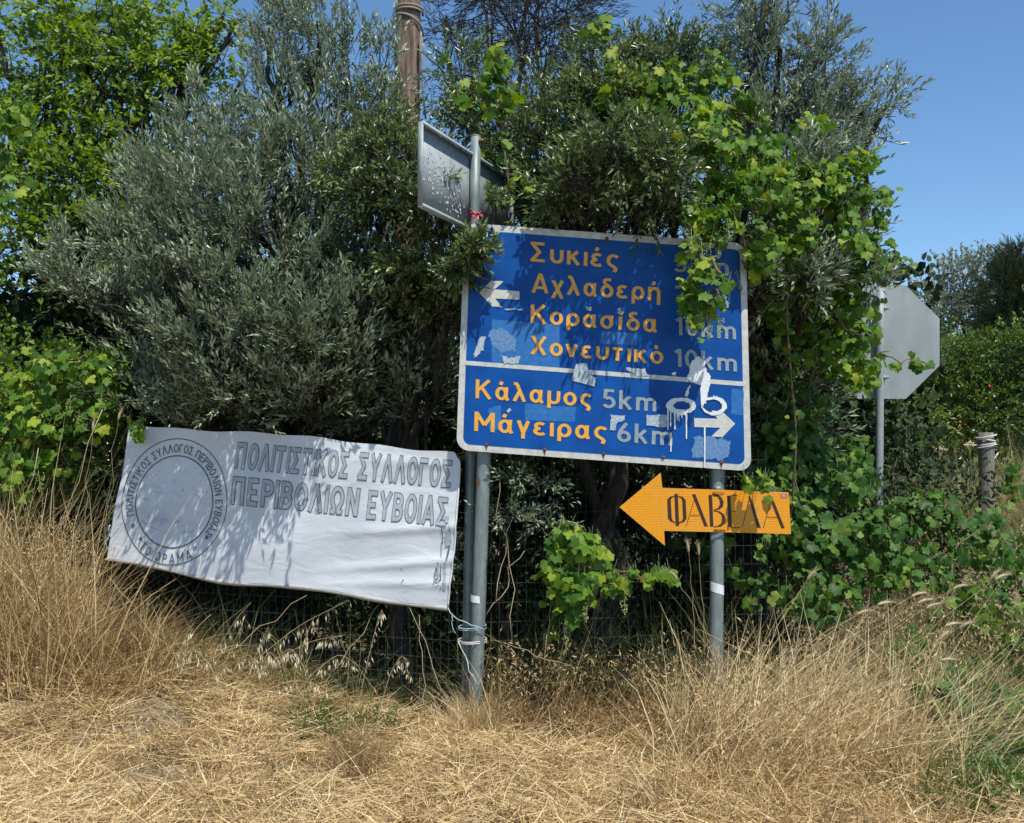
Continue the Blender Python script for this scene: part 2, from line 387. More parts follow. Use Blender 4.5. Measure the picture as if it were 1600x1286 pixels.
def tree(name, label, cat, basepx, baseY, blobs, leaf, L, Wd, T, per=14, tl=(.16, .34), up=.5, seed=1, thr=-.45, gap=1.6, trunk_r=.09,
         spread=.9, tintbias=0.0, twigs=True, droop=0.0, group=None, trunk_top=None, outw=1.0, base_z=0.0, limbs_n=None, twig_r=.0022):
    bx = (basepx - 800) / F * baseY; base_z = float(ground_z(bx, baseY))
    root = empty(name, (bx, baseY, base_z), label, cat, group)
    p, d, ix = sample_blobs(blobs, seed, gap, thr)
    cen = np.array([P(b[0], b[1], b[2]) for b in blobs])
    td = norm(d * outw + np.array([0, 0, up - droop]) + rng.normal(0, .35, d.shape))
    tlen = rng.uniform(tl[0], tl[1], len(p)) * np.array([b_[7] if len(b_) > 7 else 1.0 for b_ in blobs])[ix]
    pos, ax, nr, t = twigs_to_leaves(p, td, tlen, per, spread)
    n = len(pos)
    tint = .42 + tintbias + noise3(pos, seed + 5, .8) * .12 + noise3(pos, seed + 6, 2.2) * .08 + rng.normal(0, .22, n) + (t - .5) * .22
    leaves('crown', pos, ax, nr, L * rng.uniform(.65, 1.2, n), Wd * rng.uniform(.75, 1.2, n), T, M[leaf], root, tint)
    # trunk, limbs, twigs
    tt = trunk_top if trunk_top is not None else cen[:, 2].min() * .6 + .3
    top = np.array([bx + rng.normal(0, .1), baseY, max(tt, base_z + .4)])
    pts = curve_pts([bx, baseY, base_z - .1], top, 7, .035)
    b = MB(); b.tube(pts, np.linspace(trunk_r * 1.35, trunk_r * .85, 7), 12); b.build('trunk', M['bark'], root)
    bt = MB(); order = np.argsort(cen[:, 2])
    for i in order:
        src = top if rng.random() < .6 else pts[rng.integers(4, 7)]
        c = curve_pts(src, cen[i], 8, .05, .06); lb = MB()
        lb.tube(c, np.linspace(trunk_r * .5, trunk_r * .13, 8), 7); lb.build('limb', M['bark'], root)
        mine = np.where(ix == i)[0]
        for j in rng.permutation(mine)[:min(22, len(mine) // 8 + 1)]:
            s0 = c[rng.integers(4, 8)]
            bt.tube(curve_pts(s0, p[j], 5, .05), np.linspace(trunk_r * .11, .0035, 5), 4, False)
    if twigs and len(p):
        for j in rng.permutation(len(p))[:2600]:
            q = p[j]; e = q + td[j] * tlen[j]; e = e - np.array([0, 0, .18 * tlen[j]])
            bt.tube([q - td[j] * .10, q + td[j] * tlen[j] * .5, e], [twig_r, twig_r * .8, twig_r * .5], 3, False)
    if bt.v:
        o = bt.build('branches', M['bark'], root); o['kind'] = 'stuff'
    return root

def build_ground():
    xs = np.concatenate([np.linspace(-260, -12, 12)[:-1], np.linspace(-12, 12, 361), np.linspace(12, 260, 12)[1:]])
    ys = np.concatenate([np.linspace(-60, 2, 8)[:-1], np.linspace(2, 16, 211), np.linspace(16, 420, 16)[1:]])
    X, Y = np.meshgrid(xs, ys, indexing='ij'); Z = ground_z(X, Y)
    v = np.stack([X, Y, Z], -1).reshape(-1, 3); ny = len(ys)
    i = np.arange(len(xs) - 1)[:, None] * ny; j = np.arange(ny - 1)[None]
    f = np.stack([i + j, i + ny + j, i + ny + j + 1, i + j + 1], -1).reshape(-1, 4)
    o = link('ground', mesh_np('ground', v, f, smooth=True), M['soil']); tag(o, kind='structure')
build_ground()

# ------------------------------------------------------------------ text
def arc(cx, cy, rx, ry, a0, a1, n=14):
    a = np.radians(np.linspace(a0, a1, n)); return [(cx + rx * math.cos(t), cy + ry * math.sin(t)) for t in a]
def ell(cx, cy, rx, ry): return arc(cx, cy, rx, ry, 90, 450, 29)
TA = [(.20, .80), (.27, .98)]
EPS = [arc(.25, .49, .17, .135, 35, 270, 12), arc(.25, .215, .20, .145, 90, 325, 12)]
OM = [ell(.26, .35, .20, .28)]
GL = {
 'Σ': [[(.0, .925), (.56, .925)], [(.06, .92), (.36, .5), (.06, .08)], [(0, .075), (.58, .075)]],
 'Α': [[(.04, 0), (.33, 1)], [(.33, 1), (.62, 0)], [(.13, .27), (.53, .27)]], 'Λ': [[(.04, 0), (.33, 1)], [(.33, 1), (.62, 0)]],
 'Κ': [[(.07, 0), (.07, 1)], [(.56, 1), (.10, .44)], [(.24, .60), (.60, 0)]], 'Χ': [[(.04, 1), (.58, 0)], [(.58, 1), (.04, 0)]],
 'Μ': [[(.07, 0), (.07, 1)], [(.08, .96), (.39, .32)], [(.39, .32), (.70, .96)], [(.71, 1), (.71, 0)]],
 'Π': [[(.07, 0), (.07, 1)], [(.0, .925), (.62, .925)], [(.55, 1), (.55, 0)]], 'Ο': [ell(.33, .5, .26, .43)], 'Ι': [[(.07, 0), (.07, 1)]],
 'Τ': [[(0, .925), (.56, .925)], [(.28, 1), (.28, 0)]], 'Υ': [[(.03, 1), (.30, .46)], [(.57, 1), (.30, .46)], [(.30, .5), (.30, 0)]],
 'Γ': [[(.07, 0), (.07, 1)], [(0, .925), (.50, .925)]], 'Ε': [[(.07, 0), (.07, 1)], [(0, .925), (.50, .925)], [(0, .5), (.44, .5)], [(0, .075), (.52, .075)]],
 'Ρ': [[(.07, 0), (.07, 1)], [(0, .925), (.28, .925)] + arc(.28, .70, .22, .225, 80, -90, 10) + [(0, .475)]],
 'Β': [[(.07, 0), (.07, 1)], [(0, .925), (.27, .925)] + arc(.27, .725, .20, .20, 80, -90, 9) + [(0, .525)], [(0, .52), (.28, .52)] + arc(.28, .298, .23, .223, 80, -90, 9) + [(0, .075)]],
 'Ω': [[(.22, .05)] + arc(.34, .57, .27, .36, 242, -62, 20) + [(.46, .05)], [(.02, .075), (.27, .075)], [(.41, .075), (.66, .075)]],
 'Ν': [[(.07, 0), (.07, 1)], [(.08, .97), (.54, .03)], [(.55, 0), (.55, 1)]],
 'υ': [[(.07, .70), (.07, .30)] + arc(.27, .29, .20, .22, 186, 354, 12) + [(.47, .30), (.47, .70)]], 'κ': [[(.07, 0), (.07, .7)], [(.43, .7), (.10, .30)], [(.19, .44), (.47, 0)]],
 'ι': [[(.07, 0), (.07, .7)]], 'ί': [[(.07, 0), (.07, .7)], [(.06, .80), (.13, .98)]], 'ε': EPS, 'έ': EPS + [TA],
 'ς': [arc(.28, .37, .21, .26, 40, 255, 16) + [(.34, .03), (.38, -.06), (.32, -.20)]], 'χ': [[(.04, .7), (.43, -.22)], [(.43, .7), (.04, -.22)]],
 'λ': [[(.02, .93), (.12, .93), (.17, .86), (.47, 0)], [(.27, .55), (.05, 0)]], 'α': [ell(.25, .35, .18, .28), [(.46, .7), (.44, .2), (.52, 0)]], 'ά': [ell(.25, .35, .18, .28), [(.46, .7), (.44, .2), (.52, 0)], TA],
 'δ': [ell(.26, .33, .20, .26), [(.33, .56), (.15, .76), (.15, .87), (.24, .93), (.42, .92)]], 'ρ': [[(.07, -.22), (.07, .36)], ell(.27, .35, .20, .28)],
 'ή': [[(.07, 0), (.07, .7)], arc(.27, .42, .19, .21, 160, 0, 10) + [(.46, -.2)], TA], 'ο': OM, 'ό': OM + [TA], 'σ': OM + [[(.26, .63), (.54, .63)]],
 'ν': [[(.04, .7), (.23, .02)], [(.42, .7), (.23, .02)]], 'τ': [[(0, .63), (.42, .63)], [(.21, .65), (.21, 0)]],
 'μ': [[(.07, -.22), (.07, .7)], arc(.26, .28, .19, .21, 190, 350, 10) + [(.46, .3), (.46, .7)]], 'γ': [[(.04, .7), (.23, .08), (.23, -.22)], [(.42, .7), (.24, .1)]],
 'k': [[(.07, 0), (.07, 1)], [(.43, .7), (.10, .30)], [(.19, .44), (.47, 0)]], 'm': [[(.07, 0), (.07, .7)], arc(.24, .44, .17, .19, 160, 0, 9) + [(.41, 0)], arc(.58, .44, .17, .19, 160, 0, 9) + [(.75, 0)]],
 '0': [ell(.27, .5, .20, .43)], '1': [[(.02, .78), (.21, .95)], [(.21, 1), (.21, 0)]], '3': [arc(.25, .71, .18, .22, 150, -90, 14), arc(.25, .28, .21, .215, 90, -150, 14)],
 '5': [[(.46, .93), (.12, .93), (.10, .50)], arc(.25, .31, .21, .24, 128, -150, 16)], '6': [ell(.27, .29, .20, .22), [(.07, .33), (.12, .58), (.36, .99)]], '7': [[(.02, .93), (.47, .93)], [(.43, .93), (.18, 0)]],
 '“': [[(.16, 1.02), (.04, .66)], [(.40, 1.02), (.28, .66)]], '”': [[(.16, 1.02), (.04, .66)], [(.40, 1.02), (.28, .66)]], '*': [[(.2, .75), (.2, .25)], [(.0, .62), (.4, .38)], [(.0, .38), (.4, .62)]],
}
CAP = 1.0
def stroke_strip(pts, w, ext):
    """ribbon of width w along a polyline with mitred corners; closed when the ends meet"""
    p = np.array(pts, float); closed = np.allclose(p[0], p[-1]) and len(p) > 4
    d = np.diff(p, axis=0); d /= np.linalg.norm(d, axis=1)[:, None] + 1e-9
    if not closed and ext: p[0] -= d[0] * ext; p[-1] += d[-1] * ext
    nr = np.stack([-d[:, 1], d[:, 0]], 1)
    if closed: a = np.vstack([nr[-1:], nr]); b = np.vstack([nr, nr[:1]])
    else: a = np.vstack([nr[:1], nr]); b = np.vstack([nr, nr[-1:]])
    m = a + b; m /= np.linalg.norm(m, axis=1)[:, None] + 1e-9; k = 1 / np.clip((m * a).sum(1), .45, 1)
    m *= k[:, None] * w / 2
    v = np.empty((2 * len(p), 2)); v[0::2] = p + m; v[1::2] = p - m
    return v, [(2 * i, 2 * i + 1, 2 * i + 3, 2 * i + 2) for i in range(len(p) - 1)]
_tc = {}
def text_mesh(s, w=.15, ext=0.0, gap=.15, sub=3):
    key = (s, w, ext, gap)
    if key not in _tc:
        V, F_, LY = [], [], []; x = 0.0; n = 0
        for ch in s:
            if ch == ' ': x += .38; continue
            g = GL[ch]; x1 = max(max(q[0] for q in st_) for st_ in g) + .07
            for k, st_ in enumerate(g):
                q = []
                for a, b in zip(st_[:-1], st_[1:]):       # short pieces, so that lettering follows the cloth
                    m_ = max(1, int(math.hypot(a[0] - b[0], a[1] - b[1]) / .3)); q += [(a[0] + (b[0] - a[0]) * i / m_, a[1] + (b[1] - a[1]) * i / m_) for i in range(m_)]
                q.append(st_[-1]); v, f = stroke_strip(q, w, ext)
                V.append(np.stack([v[:, 0] + x, v[:, 1], v[:, 0] * 0], 1)); F_ += [tuple(i + n for i in t) for t in f]; LY.append(np.full(len(v), k)); n += len(v)
            x += x1 + gap
        _tc[key] = (np.vstack(V), F_, np.concatenate(LY))
    return _tc[key]
def poly_mesh(name, v, f, mat, parent):
    me = bpy.data.meshes.new(name); me.from_pydata([tuple(x) for x in v], [], f); me.update()
    return link(name, me, mat, parent)
def text_line(s, Lb, Rb, cap, tomap, name, mat, parent, w=.15, lean=(0, 0), ext=0.0, gap=.15):
    """baseline from pixel Lb to Rb, capital height cap px, straight up plus lean"""
    v, f, LY = text_mesh(s, w, ext, gap)
    b = text_mesh(s, .15, 0.0, gap)[0]; x0, x1 = b[:, 0].min(), b[:, 0].max()
    u = (v[:, 0] - x0) / (x1 - x0); h = v[:, 1]
    Lb = np.array(Lb, float); Rb = np.array(Rb, float)
    px = Lb[0] + u * (Rb[0] - Lb[0]) + h * lean[0]; py = Lb[1] + u * (Rb[1] - Lb[1]) - h * cap
    return poly_mesh(name, tomap(px, py, LY * .0002), f, mat, parent)

# ------------------------------------------------------------------ direction sign
SY = 6.0
sign = empty('direction_sign', P(945, 1150, 6.1) * [1, 1, 0], 'large blue road sign with orange Greek place names on two grey posts', 'road sign')
QC = np.array([[726, 348], [1165.5, 380.5], [1174, 736.5], [713, 703]], float)   # TL TR BR BL
def bil(u, v):
    u = np.asarray(u, float)[..., None]; v = np.asarray(v, float)[..., None]
    return (QC[0] * (1 - u) + QC[1] * u) * (1 - v) + (QC[3] * (1 - u) + QC[2] * u) * v
def rrect(u0, v0, u1, v1, r, n=7, W=445., H=356.):
    out = []
    for (cx, cy, a0) in ((u1 * W - r, v0 * H + r, -90), (u1 * W - r, v1 * H - r, 0), (u0 * W + r, v1 * H - r, 90), (u0 * W + r, v0 * H + r, 180)):
        for k in range(n):
            a = R(a0 + 90 * k / (n - 1)); out.append([(cx + r * math.cos(a)) / W, (cy + r * math.sin(a)) / H])
    return np.array(out)
def sgn(px, py, off=0.0): return P(px, py, SY - off)
o_ = bil(*rrect(0, 0, 1, 1, 19).T)
extrude_poly(sgn(o_[:, 0], o_[:, 1]), .022, M['rim'], 'plate', sign)
b1 = rrect(.022, .029, .978, .972, 11)
b1p = bil(*b1.T)
extrude_poly(sgn(b1p[:, 0], b1p[:, 1], .0015), 0.0, M['blue'], 'blue_face', sign)
Z1 = lambda x, y: (700 + x / 2.99, 320 + y / 2.99)
Z2 = lambda x, y: (1020 + x / 6.43, 540 + y / 6.43)
def decal(pts, zf, mat, name, off, parent=sign, Y=None):
    q = np.array([zf(*p) for p in pts]); w = P(q[:, 0], q[:, 1], (SY if Y is None else Y) - off)
    return extrude_poly(w, 0.0, mat, name, parent)
def rough(pts, amp, n=5, seed=0):
    r = np.random.default_rng(seed); out = []
    for i in range(len(pts)):
        a = np.array(pts[i], float); b = np.array(pts[(i + 1) % len(pts)], float)
        for k in range(n): out.append(tuple(a + (b - a) * k / n + r.normal(0, amp, 2)))
    return out
decal([(80, 728), (1388, 827), (1388, 848), (80, 748)], Z1, M['rim'], 'divider_bar', .003)
AM, GR = M['amber'], M['grey_letter']
sm = lambda px, py, l: P(px, py, SY - .0045 - l)
for s, l, r, c, mt in (('Συκιές', (385, 264), (797, 298), 92, AM), ('Αχλαδερή', (390, 409), (992, 450), 90, AM), ('Κορασίδα', (385, 552), (977, 597), 88, AM),
                       ('Χονευτικό', (385, 697), (1005, 745), 86, AM), ('Κάλαμος', (128, 903), (672, 945), 88, AM), ('Μάγειρας', (122, 1056), (742, 1100), 90, AM),
                       ('5km', (722, 948), (972, 966), 88, GR), ('6km', (790, 1106), (1048, 1126), 90, GR), ('3km', (1055, 312), (1312, 332), 84, GR),
                       ('7km', (1062, 462), (1312, 482), 84, GR), ('10km', (1062, 607), (1346, 629), 84, GR), ('10km', (1057, 755), (1350, 780), 84, GR)):
    text_line(s, Z1(*l), Z1(*r), c / 2.99, sm, 'lettering', mt, sign, .15, lean=(.8 if l[0] < 900 else -.3, 0))
q = np.array([(748.6, 457.2), (767.5, 438.5), (786.7, 439.5), (773.5, 452.1), (811.7, 455.2), (811.7, 468.3), (773.5, 466.3), (784.5, 480.2), (769, 478.6)])
extrude_poly(P(q[:, 0], q[:, 1], SY - .004), 0.0, M['white_arrow'], 'arrow', sign)
decal([(415, 728), (650, 735), (590, 650), (700, 665), (828, 785), (700, 920), (588, 912), (680, 825), (418, 818)], Z2, M['white_arrow'], 'arrow', .0045)
for i, (pts, mt) in enumerate((([(205, 535), (522, 560), (522, 780), (205, 755)], 'residue'), ([(715, 590), (880, 600), (880, 655), (712, 650)], 'residue'),
                ([(360, 930), (598, 945), (592, 1015), (358, 1005)], 'residue'), ([(1325, 860), (1383, 864), (1378, 985), (1322, 975)], 'residue'),
                ([(190, 950), (248, 935), (248, 1055), (190, 1050)], 'residue'))):
    decal(rough(pts, 1.5, 4, i), Z1, M[mt], 'glue_patch', .0022)
for i, pts in enumerate(([(1145, 1080), (1240, 1085), (1318, 1110), (1315, 1170), (1270, 1195), (1142, 1180)], [(190, 590), (255, 572), (315, 620), (318, 680), (250, 690), (200, 650)])):
    decal(rough(pts, 4, 8, 20 + i), Z1, M['residue_pale'], 'glue_patch', .0028)
for i, pts in enumerate(([(120, 705), (150, 618), (175, 615), (165, 680), (125, 715)], [(248, 700), (285, 715), (340, 705), (325, 742), (265, 742)],
                         [(598, 745), (650, 740), (655, 790), (692, 810), (685, 848), (580, 822)], [(828, 760), (922, 765), (935, 800), (895, 802), (842, 776)],
                         [(925, 980), (1027, 983), (1020, 1040), (927, 1030)], [(760, 980), (830, 985), (822, 1010), (795, 1018), (775, 1055), (758, 1050)],
                         [(265, 483), (350, 487), (345, 494), (268, 489)], [(645, 480), (672, 478), (668, 492), (650, 495)], [(792, 482), (812, 484), (808, 508), (796, 506)],
                         [(272, 962), (292, 952), (284, 978)])):
    decal(rough(pts, 2.5, 5, 40 + i), Z1, M['torn'], 'torn_sticker', .006)
def ellipse(cx, cy, rx, ry, n=28, a0=0): return [(cx + rx * math.cos(2 * math.pi * k / n + a0), cy + ry * math.sin(2 * math.pi * k / n + a0)) for k in range(n)]
def ring_decal(o1, i1, off, seed):
    r = np.random.default_rng(seed)
    a = np.array([Z2(x + r.normal(0, 3), y + r.normal(0, 3)) for x, y in o1]); b = np.array([Z2(x + r.normal(0, 4), y + r.normal(0, 4)) for x, y in i1])
    extrude_poly(P(a[:, 0], a[:, 1], SY - off), 0.0, M['paint'], 'paint_splash', sign, hole=P(b[:, 0], b[:, 1], SY - off))
decal(rough([(372, 190), (420, 130), (455, 108), (520, 150), (528, 215), (582, 310), (570, 400), (548, 500), (545, 560), (500, 612), (478, 600), (480, 400), (440, 385), (380, 362), (345, 325), (368, 270), (362, 220)], 5, 4, 3), Z2, M['paint'], 'paint_splash', .0065)
ring_decal(ellipse(615, 605, 130, 92), ellipse(600, 602, 98, 62), .0070, 4)
ring_decal(ellipse(285, 605, 150, 82), ellipse(290, 606, 82, 46), .0060, 5)
decal(rough([(235, 640), (330, 645), (335, 700), (300, 690), (296, 735), (288, 700), (258, 705), (250, 755), (240, 700)], 3, 2, 8), Z2, M['paint'], 'paint_splash', .0075)
decal(rough([(330, 455), (372, 400), (350, 520), (322, 505)], 7, 5, 11), Z2, M['paint'], 'paint_splash', .0066)
decal(rough([(185, 268), (240, 272), (228, 300), (195, 298)], 4, 4, 12), Z2, M['paint'], 'paint_splash', .0066)
for i, (x0, x1, y0, y1) in enumerate(((145, 160, 640, 850), (172, 186, 640, 820), (212, 230, 640, 845), (330, 346, 690, 940), (514, 530, 815, 1228), (174, 190, 875, 1070), (258, 268, 700, 760), (610, 620, 500, 545), (640, 650, 505, 540))):
    decal([(x0, y0), (x1, y0), (x1 - 2, y1 - 8), ((x0 + x1) / 2, y1), (x0 + 2, y1 - 8)], Z2, M['paint'], 'paint_drip', .0078)
def bolt(p, r, name, mat, parent, h=.006):
    b = MB(); b.tube([p, np.array(p) - [0, h, 0]], r, 8); return b.build(name, mat, parent)
for x, y in ((180, 1120), (452, 1143), (727, 1163), (1278, 1205), (205, 114), (742, 158), (1005, 1180)):
    px, py = Z1(x, y); bolt(P(px, py, SY - .0012), .010, 'bolt', M['rust'], sign)
for k, (x, y) in enumerate(((180, 1120), (452, 1143), (727, 1163), (1278, 1205), (742, 158))):
    decal(rough([(x - 4, y), (x + 4, y), (x + 2, y + 24), (x - 2, y + 26)], 1.0, 3, 70 + k), Z1, M['rust'], 'rust_run', .0034)
def post(name, a, b, r, mat, parent, n=16):
    m = MB(); t = np.linspace(0, 1, 10)[:, None]; m.tube(a * (1 - t) + b * t, r, n); return m.build(name, mat, parent)
PY = 6.075
pa, pb = P(741, 1158, PY), P(768, 360, PY)
pl = post('post', pa, pb, .040, M['post'], sign)
ra, rb = P(1118, 1152, PY), P(1124, 395, PY)
pr = post('post', ra, rb, .040, M['post'], sign)
for (a, b, yy) in ((pa, pb, 937), (ra, rb, 905)):     # strips of old paper still stuck round the posts
    pass
def band(px, y0, y1, tilt, r, mat, name, parent, a0=200, a1=340, Y=PY):
    an = np.radians(np.linspace(a0, a1, 10)); v = []
    for k, a in enumerate(an):
        for yy in (y0, y1):
            c = P(px, yy + tilt * (k / 9 - .5), Y); v.append(c + [r * math.cos(a), r * math.sin(a), 0])
    f = [[2 * k, 2 * k + 2, 2 * k + 3, 2 * k + 1] for k in range(9)]
    return poly_mesh(name, v, f, mat, parent)
band(746.3, 930, 941, 3, .0415, M['paint'], 'paper_strip', sign)
band(1119.8, 911, 926, 8, .0415, M['paint'], 'paper_strip', sign)
band(1120.5, 832, 838, -12, .0418, M['white_twine'], 'tape', sign)
band(749.5, 812, 834, 2, .0413, M['torn'], 'torn_sticker', sign, 285, 335)
band(750.5, 745, 760, 2, .0413, M['rust'], 'rust_stain', sign, 240, 260)

# ------------------------------------------------------------------ sign seen from the back, turned away
bs = empty('turned_sign', P(730, 1150, 6.17) * [1, 1, 0], 'bare galvanised back of a sideways sign on a thin post above the blue sign', 'road sign')
BY = 6.20
thin_a, thin_b = P(728, 1140, BY), P(743.5, 214, BY)
post('post', thin_a, thin_b, .030, M['post'], bs)
m = MB(); e = thin_b; m.tube([e, e + [0, 0, .004]], .031, 16); m.build('post_cap', M['galv'], bs)
# plate plane: left edge nearer, right edge farther
Al = P(662, 190, 5.62); Ar0 = P(802, 268, 6.72)
Bx, Bd = np.array([Al[0], Al[1]]), np.array([Ar0[0], Ar0[1]])
off_pl = .045
c_tl, c_tr = Al, np.array([Ar0[0], Ar0[1], Al[2] - .01])
Hs = Al[2] - P(668, 322, 5.62)[2]
dirp = norm(c_tr - c_tl); nback = np.array([dirp[1], -dirp[0], 0]); nback /= np.linalg.norm(nback)
if nback[1] > 0: nback = -nback
# post stands on the camera side of the plate: shift the plate so that it clears the post
mid = np.array([thin_b[0], thin_b[1]]); dline = (mid - c_tl[:2]) @ nback[:2]
shift = np.array([*(nback[:2] * (dline - .036)), 0])
c_tl = c_tl + shift; c_tr = c_tr + shift
dn = np.array([0, 0, -Hs])
Wp = np.linalg.norm(c_tr - c_tl)
m = MB(); cc = (c_tl + c_tr) / 2 + dn / 2
m.box(cc - nback * .003, dirp * Wp / 2, nback * .0015, dn / 2); m.build('plate', M['galv'], bs, False)
m = MB()
rw = .030
m.box((c_tl + c_tr) / 2 + nback * rw / 2 + [0, 0, .003], dirp * (Wp / 2 + .004), nback * (rw / 2), np.array([0, 0, .002]))
m.box((c_tl + c_tr) / 2 + nback * rw + [0, 0, -.006], dirp * (Wp / 2 + .004), nback * .0015, np.array([0, 0, .009]))
m.box((c_tl + c_tr) / 2 + dn + nback * rw / 2 - [0, 0, .003], dirp * (Wp / 2 + .004), nback * (rw / 2), np.array([0, 0, .002]))
m.box((c_tl + c_tr) / 2 + dn + nback * rw + [0, 0, .006], dirp * (Wp / 2 + .004), nback * .0015, np.array([0, 0, .009]))
m.box(c_tl + dn / 2 + nback * rw / 2 - dirp * .002, dirp * .002, nback * (rw / 2), dn / 2)
m.box(c_tr + dn / 2 + nback * rw / 2 + dirp * .002, dirp * .002, nback * (rw / 2), dn / 2)
m.build('rim', M['galv'], bs, False)
bolt(thin_b + np.array([.03, -.012, -.03]), .011, 'bolt', M['rust'], bs, .02)
m = MB()   # peeling white paint flakes on the back
r_ = np.random.default_rng(3)
for k in range(150):
    u = r_.random(); 
    if r_.random() < .55: a_, b_ = r_.normal(.17, .07), r_.normal(.42, .13)
    else: a_, b_ = r_.normal(.36, .10), r_.normal(.72, .12)
    if not (.03 < a_ < .47 and .24 < b_ < .96): continue
    c = c_tl + dirp * Wp * a_ + dn * b_ + nback * .0012
    s1 = r_.uniform(.003, .010); an = r_.uniform(0, 6.28, 1)[0]
    pts = [c + dirp * s1 * math.cos(an + t) * r_.uniform(.5, 1.3) + np.array([0, 0, 1]) * s1 * math.sin(an + t) * r_.uniform(.5, 1.6) for t in (0, 1.3, 2.6, 3.9, 5.2)]
    m.add(pts, np.zeros((0, 4), int), [[0, 1, 2], [0, 2, 3], [0, 3, 4]])
o = m.build('paint_flakes', M['paint'], bs, False); o['kind'] = 'stuff'

# ------------------------------------------------------------------ orange arrow sign
AY = 5.975
Z3 = lambda x, y: (940 + x / 4.02, 700 + y / 4.02)
Z6 = lambda x, y: (1030 + x / 7.62, 750 + y / 7.62)
arrow = empty('arrow_sign', P(1120, 800, AY), 'small orange arrow sign pointing left with dark Greek lettering, tied to the right post', 'road sign')
AQ = [(967.9, 792.5), (1032.3, 738.6), (1035, 762.2), (1232.3, 769.2), (1236, 834.3), (1037.8, 829.4), (1039, 853)]
q = np.array(AQ)
# it stands in front of the post, its own thickness 3 mm
ARY = 6.018
extrude_poly(P(q[:, 0], q[:, 1], ARY), .003, M['orange'], 'plate', arrow)
def strip(a, b, w):
    a = np.array(a, float); b = np.array(b, float); d = (b - a) / np.linalg.norm(b - a); n = np.array([-d[1], d[0]]) * w / 2
    return [tuple(a + n), tuple(b + n), tuple(b - n), tuple(a - n)]
glyphs = [
    [[(180, 165), (222, 165), (238, 545), (196, 548)], [(185, 188), (130, 198), (96, 232), (104, 455), (140, 495), (192, 512), (192, 500), (165, 488), (150, 460), (138, 240), (150, 210), (183, 198)],
     [(225, 188), (280, 200), (316, 238), (326, 460), (295, 498), (236, 514), (236, 500), (268, 488), (285, 460), (275, 240), (262, 212), (224, 198)]],
    [[(390, 170), (432, 170), (580, 552), (538, 552)], strip((415, 240), (322, 550), 7), strip((370, 422), (482, 424), 6)],
    [[(587, 178), (630, 178), (646, 555), (606, 555)], [(630, 168), (700, 173), (745, 210), (768, 265), (760, 315), (715, 350), (650, 362), (650, 354), (700, 335), (724, 290), (717, 230), (690, 195), (630, 178)],
     [(650, 362), (720, 372), (775, 410), (794, 470), (780, 520), (735, 552), (646, 562), (646, 554), (700, 545), (742, 510), (750, 460), (740, 410), (700, 380), (650, 370)]],
    [[(808, 185), (848, 185), (866, 560), (824, 560)], strip((848, 186), (938, 182), 7), strip((858, 372), (925, 375), 6), strip((860, 564), (962, 567), 7)],
    [[(1062, 195), (1085, 195), (1210, 570), (1165, 570)], strip((1070, 225), (990, 562), 7)],
    [[(1305, 195), (1345, 195), (1495, 575), (1455, 575)], strip((1325, 262), (1240, 572), 7), strip((1280, 440), (1402, 445), 6)]]
for g in glyphs:
    bm = bmesh.new()
    for i, pts in enumerate(g):
        qq = np.array([Z6(*p) for p in pts]); w = P(qq[:, 0], qq[:, 1], ARY - .0012 - .0004 * i)
        vs = [bm.verts.new(p) for p in w]; es = [bm.edges.new((vs[k], vs[(k + 1) % len(vs)])) for k in range(len(vs))]
        bmesh.ops.triangle_fill(bm, edges=es, use_beauty=True)
    me = bpy.data.meshes.new('letter'); bm.to_mesh(me); bm.free(); link('letter', me, M['brown_ink'], arrow)
decal([(1442, 160), (1530, 165), (1530, 217), (1442, 213)], Z6, M['sticker_red'], 'sticker', .0012, arrow, ARY)
decal([(1465, 172), (1492, 172), (1492, 200), (1465, 200)], Z6, M['torn'], 'sticker_print', .0018, arrow, ARY)
for a, b in (((635, 150), (775, 155)), ((640, 160), (700, 172)), ((650, 590), (790, 600)), ((660, 596), (720, 612)), ((715, 610), (780, 592))):
    m = MB(); pa_, pb_ = P(*Z6(*a), ARY - .004), P(*Z6(*b), ARY - .004); m.tube([pa_, (pa_ + pb_) / 2 - [0, .004, 0], pb_], .0022, 5); m.build('tie_wire', M['rust'], arrow)
m = MB(); c = P(1121.5, 763, ARY + .05)
m.tube([P(1121.5, 766, ARY + .02), P(1121.5, 760, ARY + .02)], .018, 10); m.build('clamp', M['galv'], arrow)

# ------------------------------------------------------------------ stop sign from the back
st = empty('octagonal_sign', P(1374, 1040, 8.1) * [1, 1, 0], 'pale grey back of an octagonal sign half hidden by vine leaves', 'road sign')
oc = []
for k in range(8):
    a = R(22.5 + 45 * k); oc.append((1378 + 97.5 * math.cos(a), 534.5 - 96 * math.sin(a)))
oc = np.array(oc)
def stop_mat():
    return surf('aluminium_back', (.24, .28, .285), (.33, .37, .37), 4, .6, .1, detail=9, c3=(.39, .43, .42), stretch=(1, 1, .6))
M['alu'] = stop_mat()
extrude_poly(P(oc[:, 0], oc[:, 1], 8.14), .003, M['alu'], 'plate', st)
post('post', P(1371.5, 1045, 8.09), P(1376, 452, 8.09), .030, M['galv'], st)
for yy in (482, 590):
    m = MB(); m.box(P(1376, yy, 8.10), np.array([.05, 0, 0]), np.array([0, .035, 0]), np.array([0, 0, .012])); m.build('clamp', M['galv'], st, False)

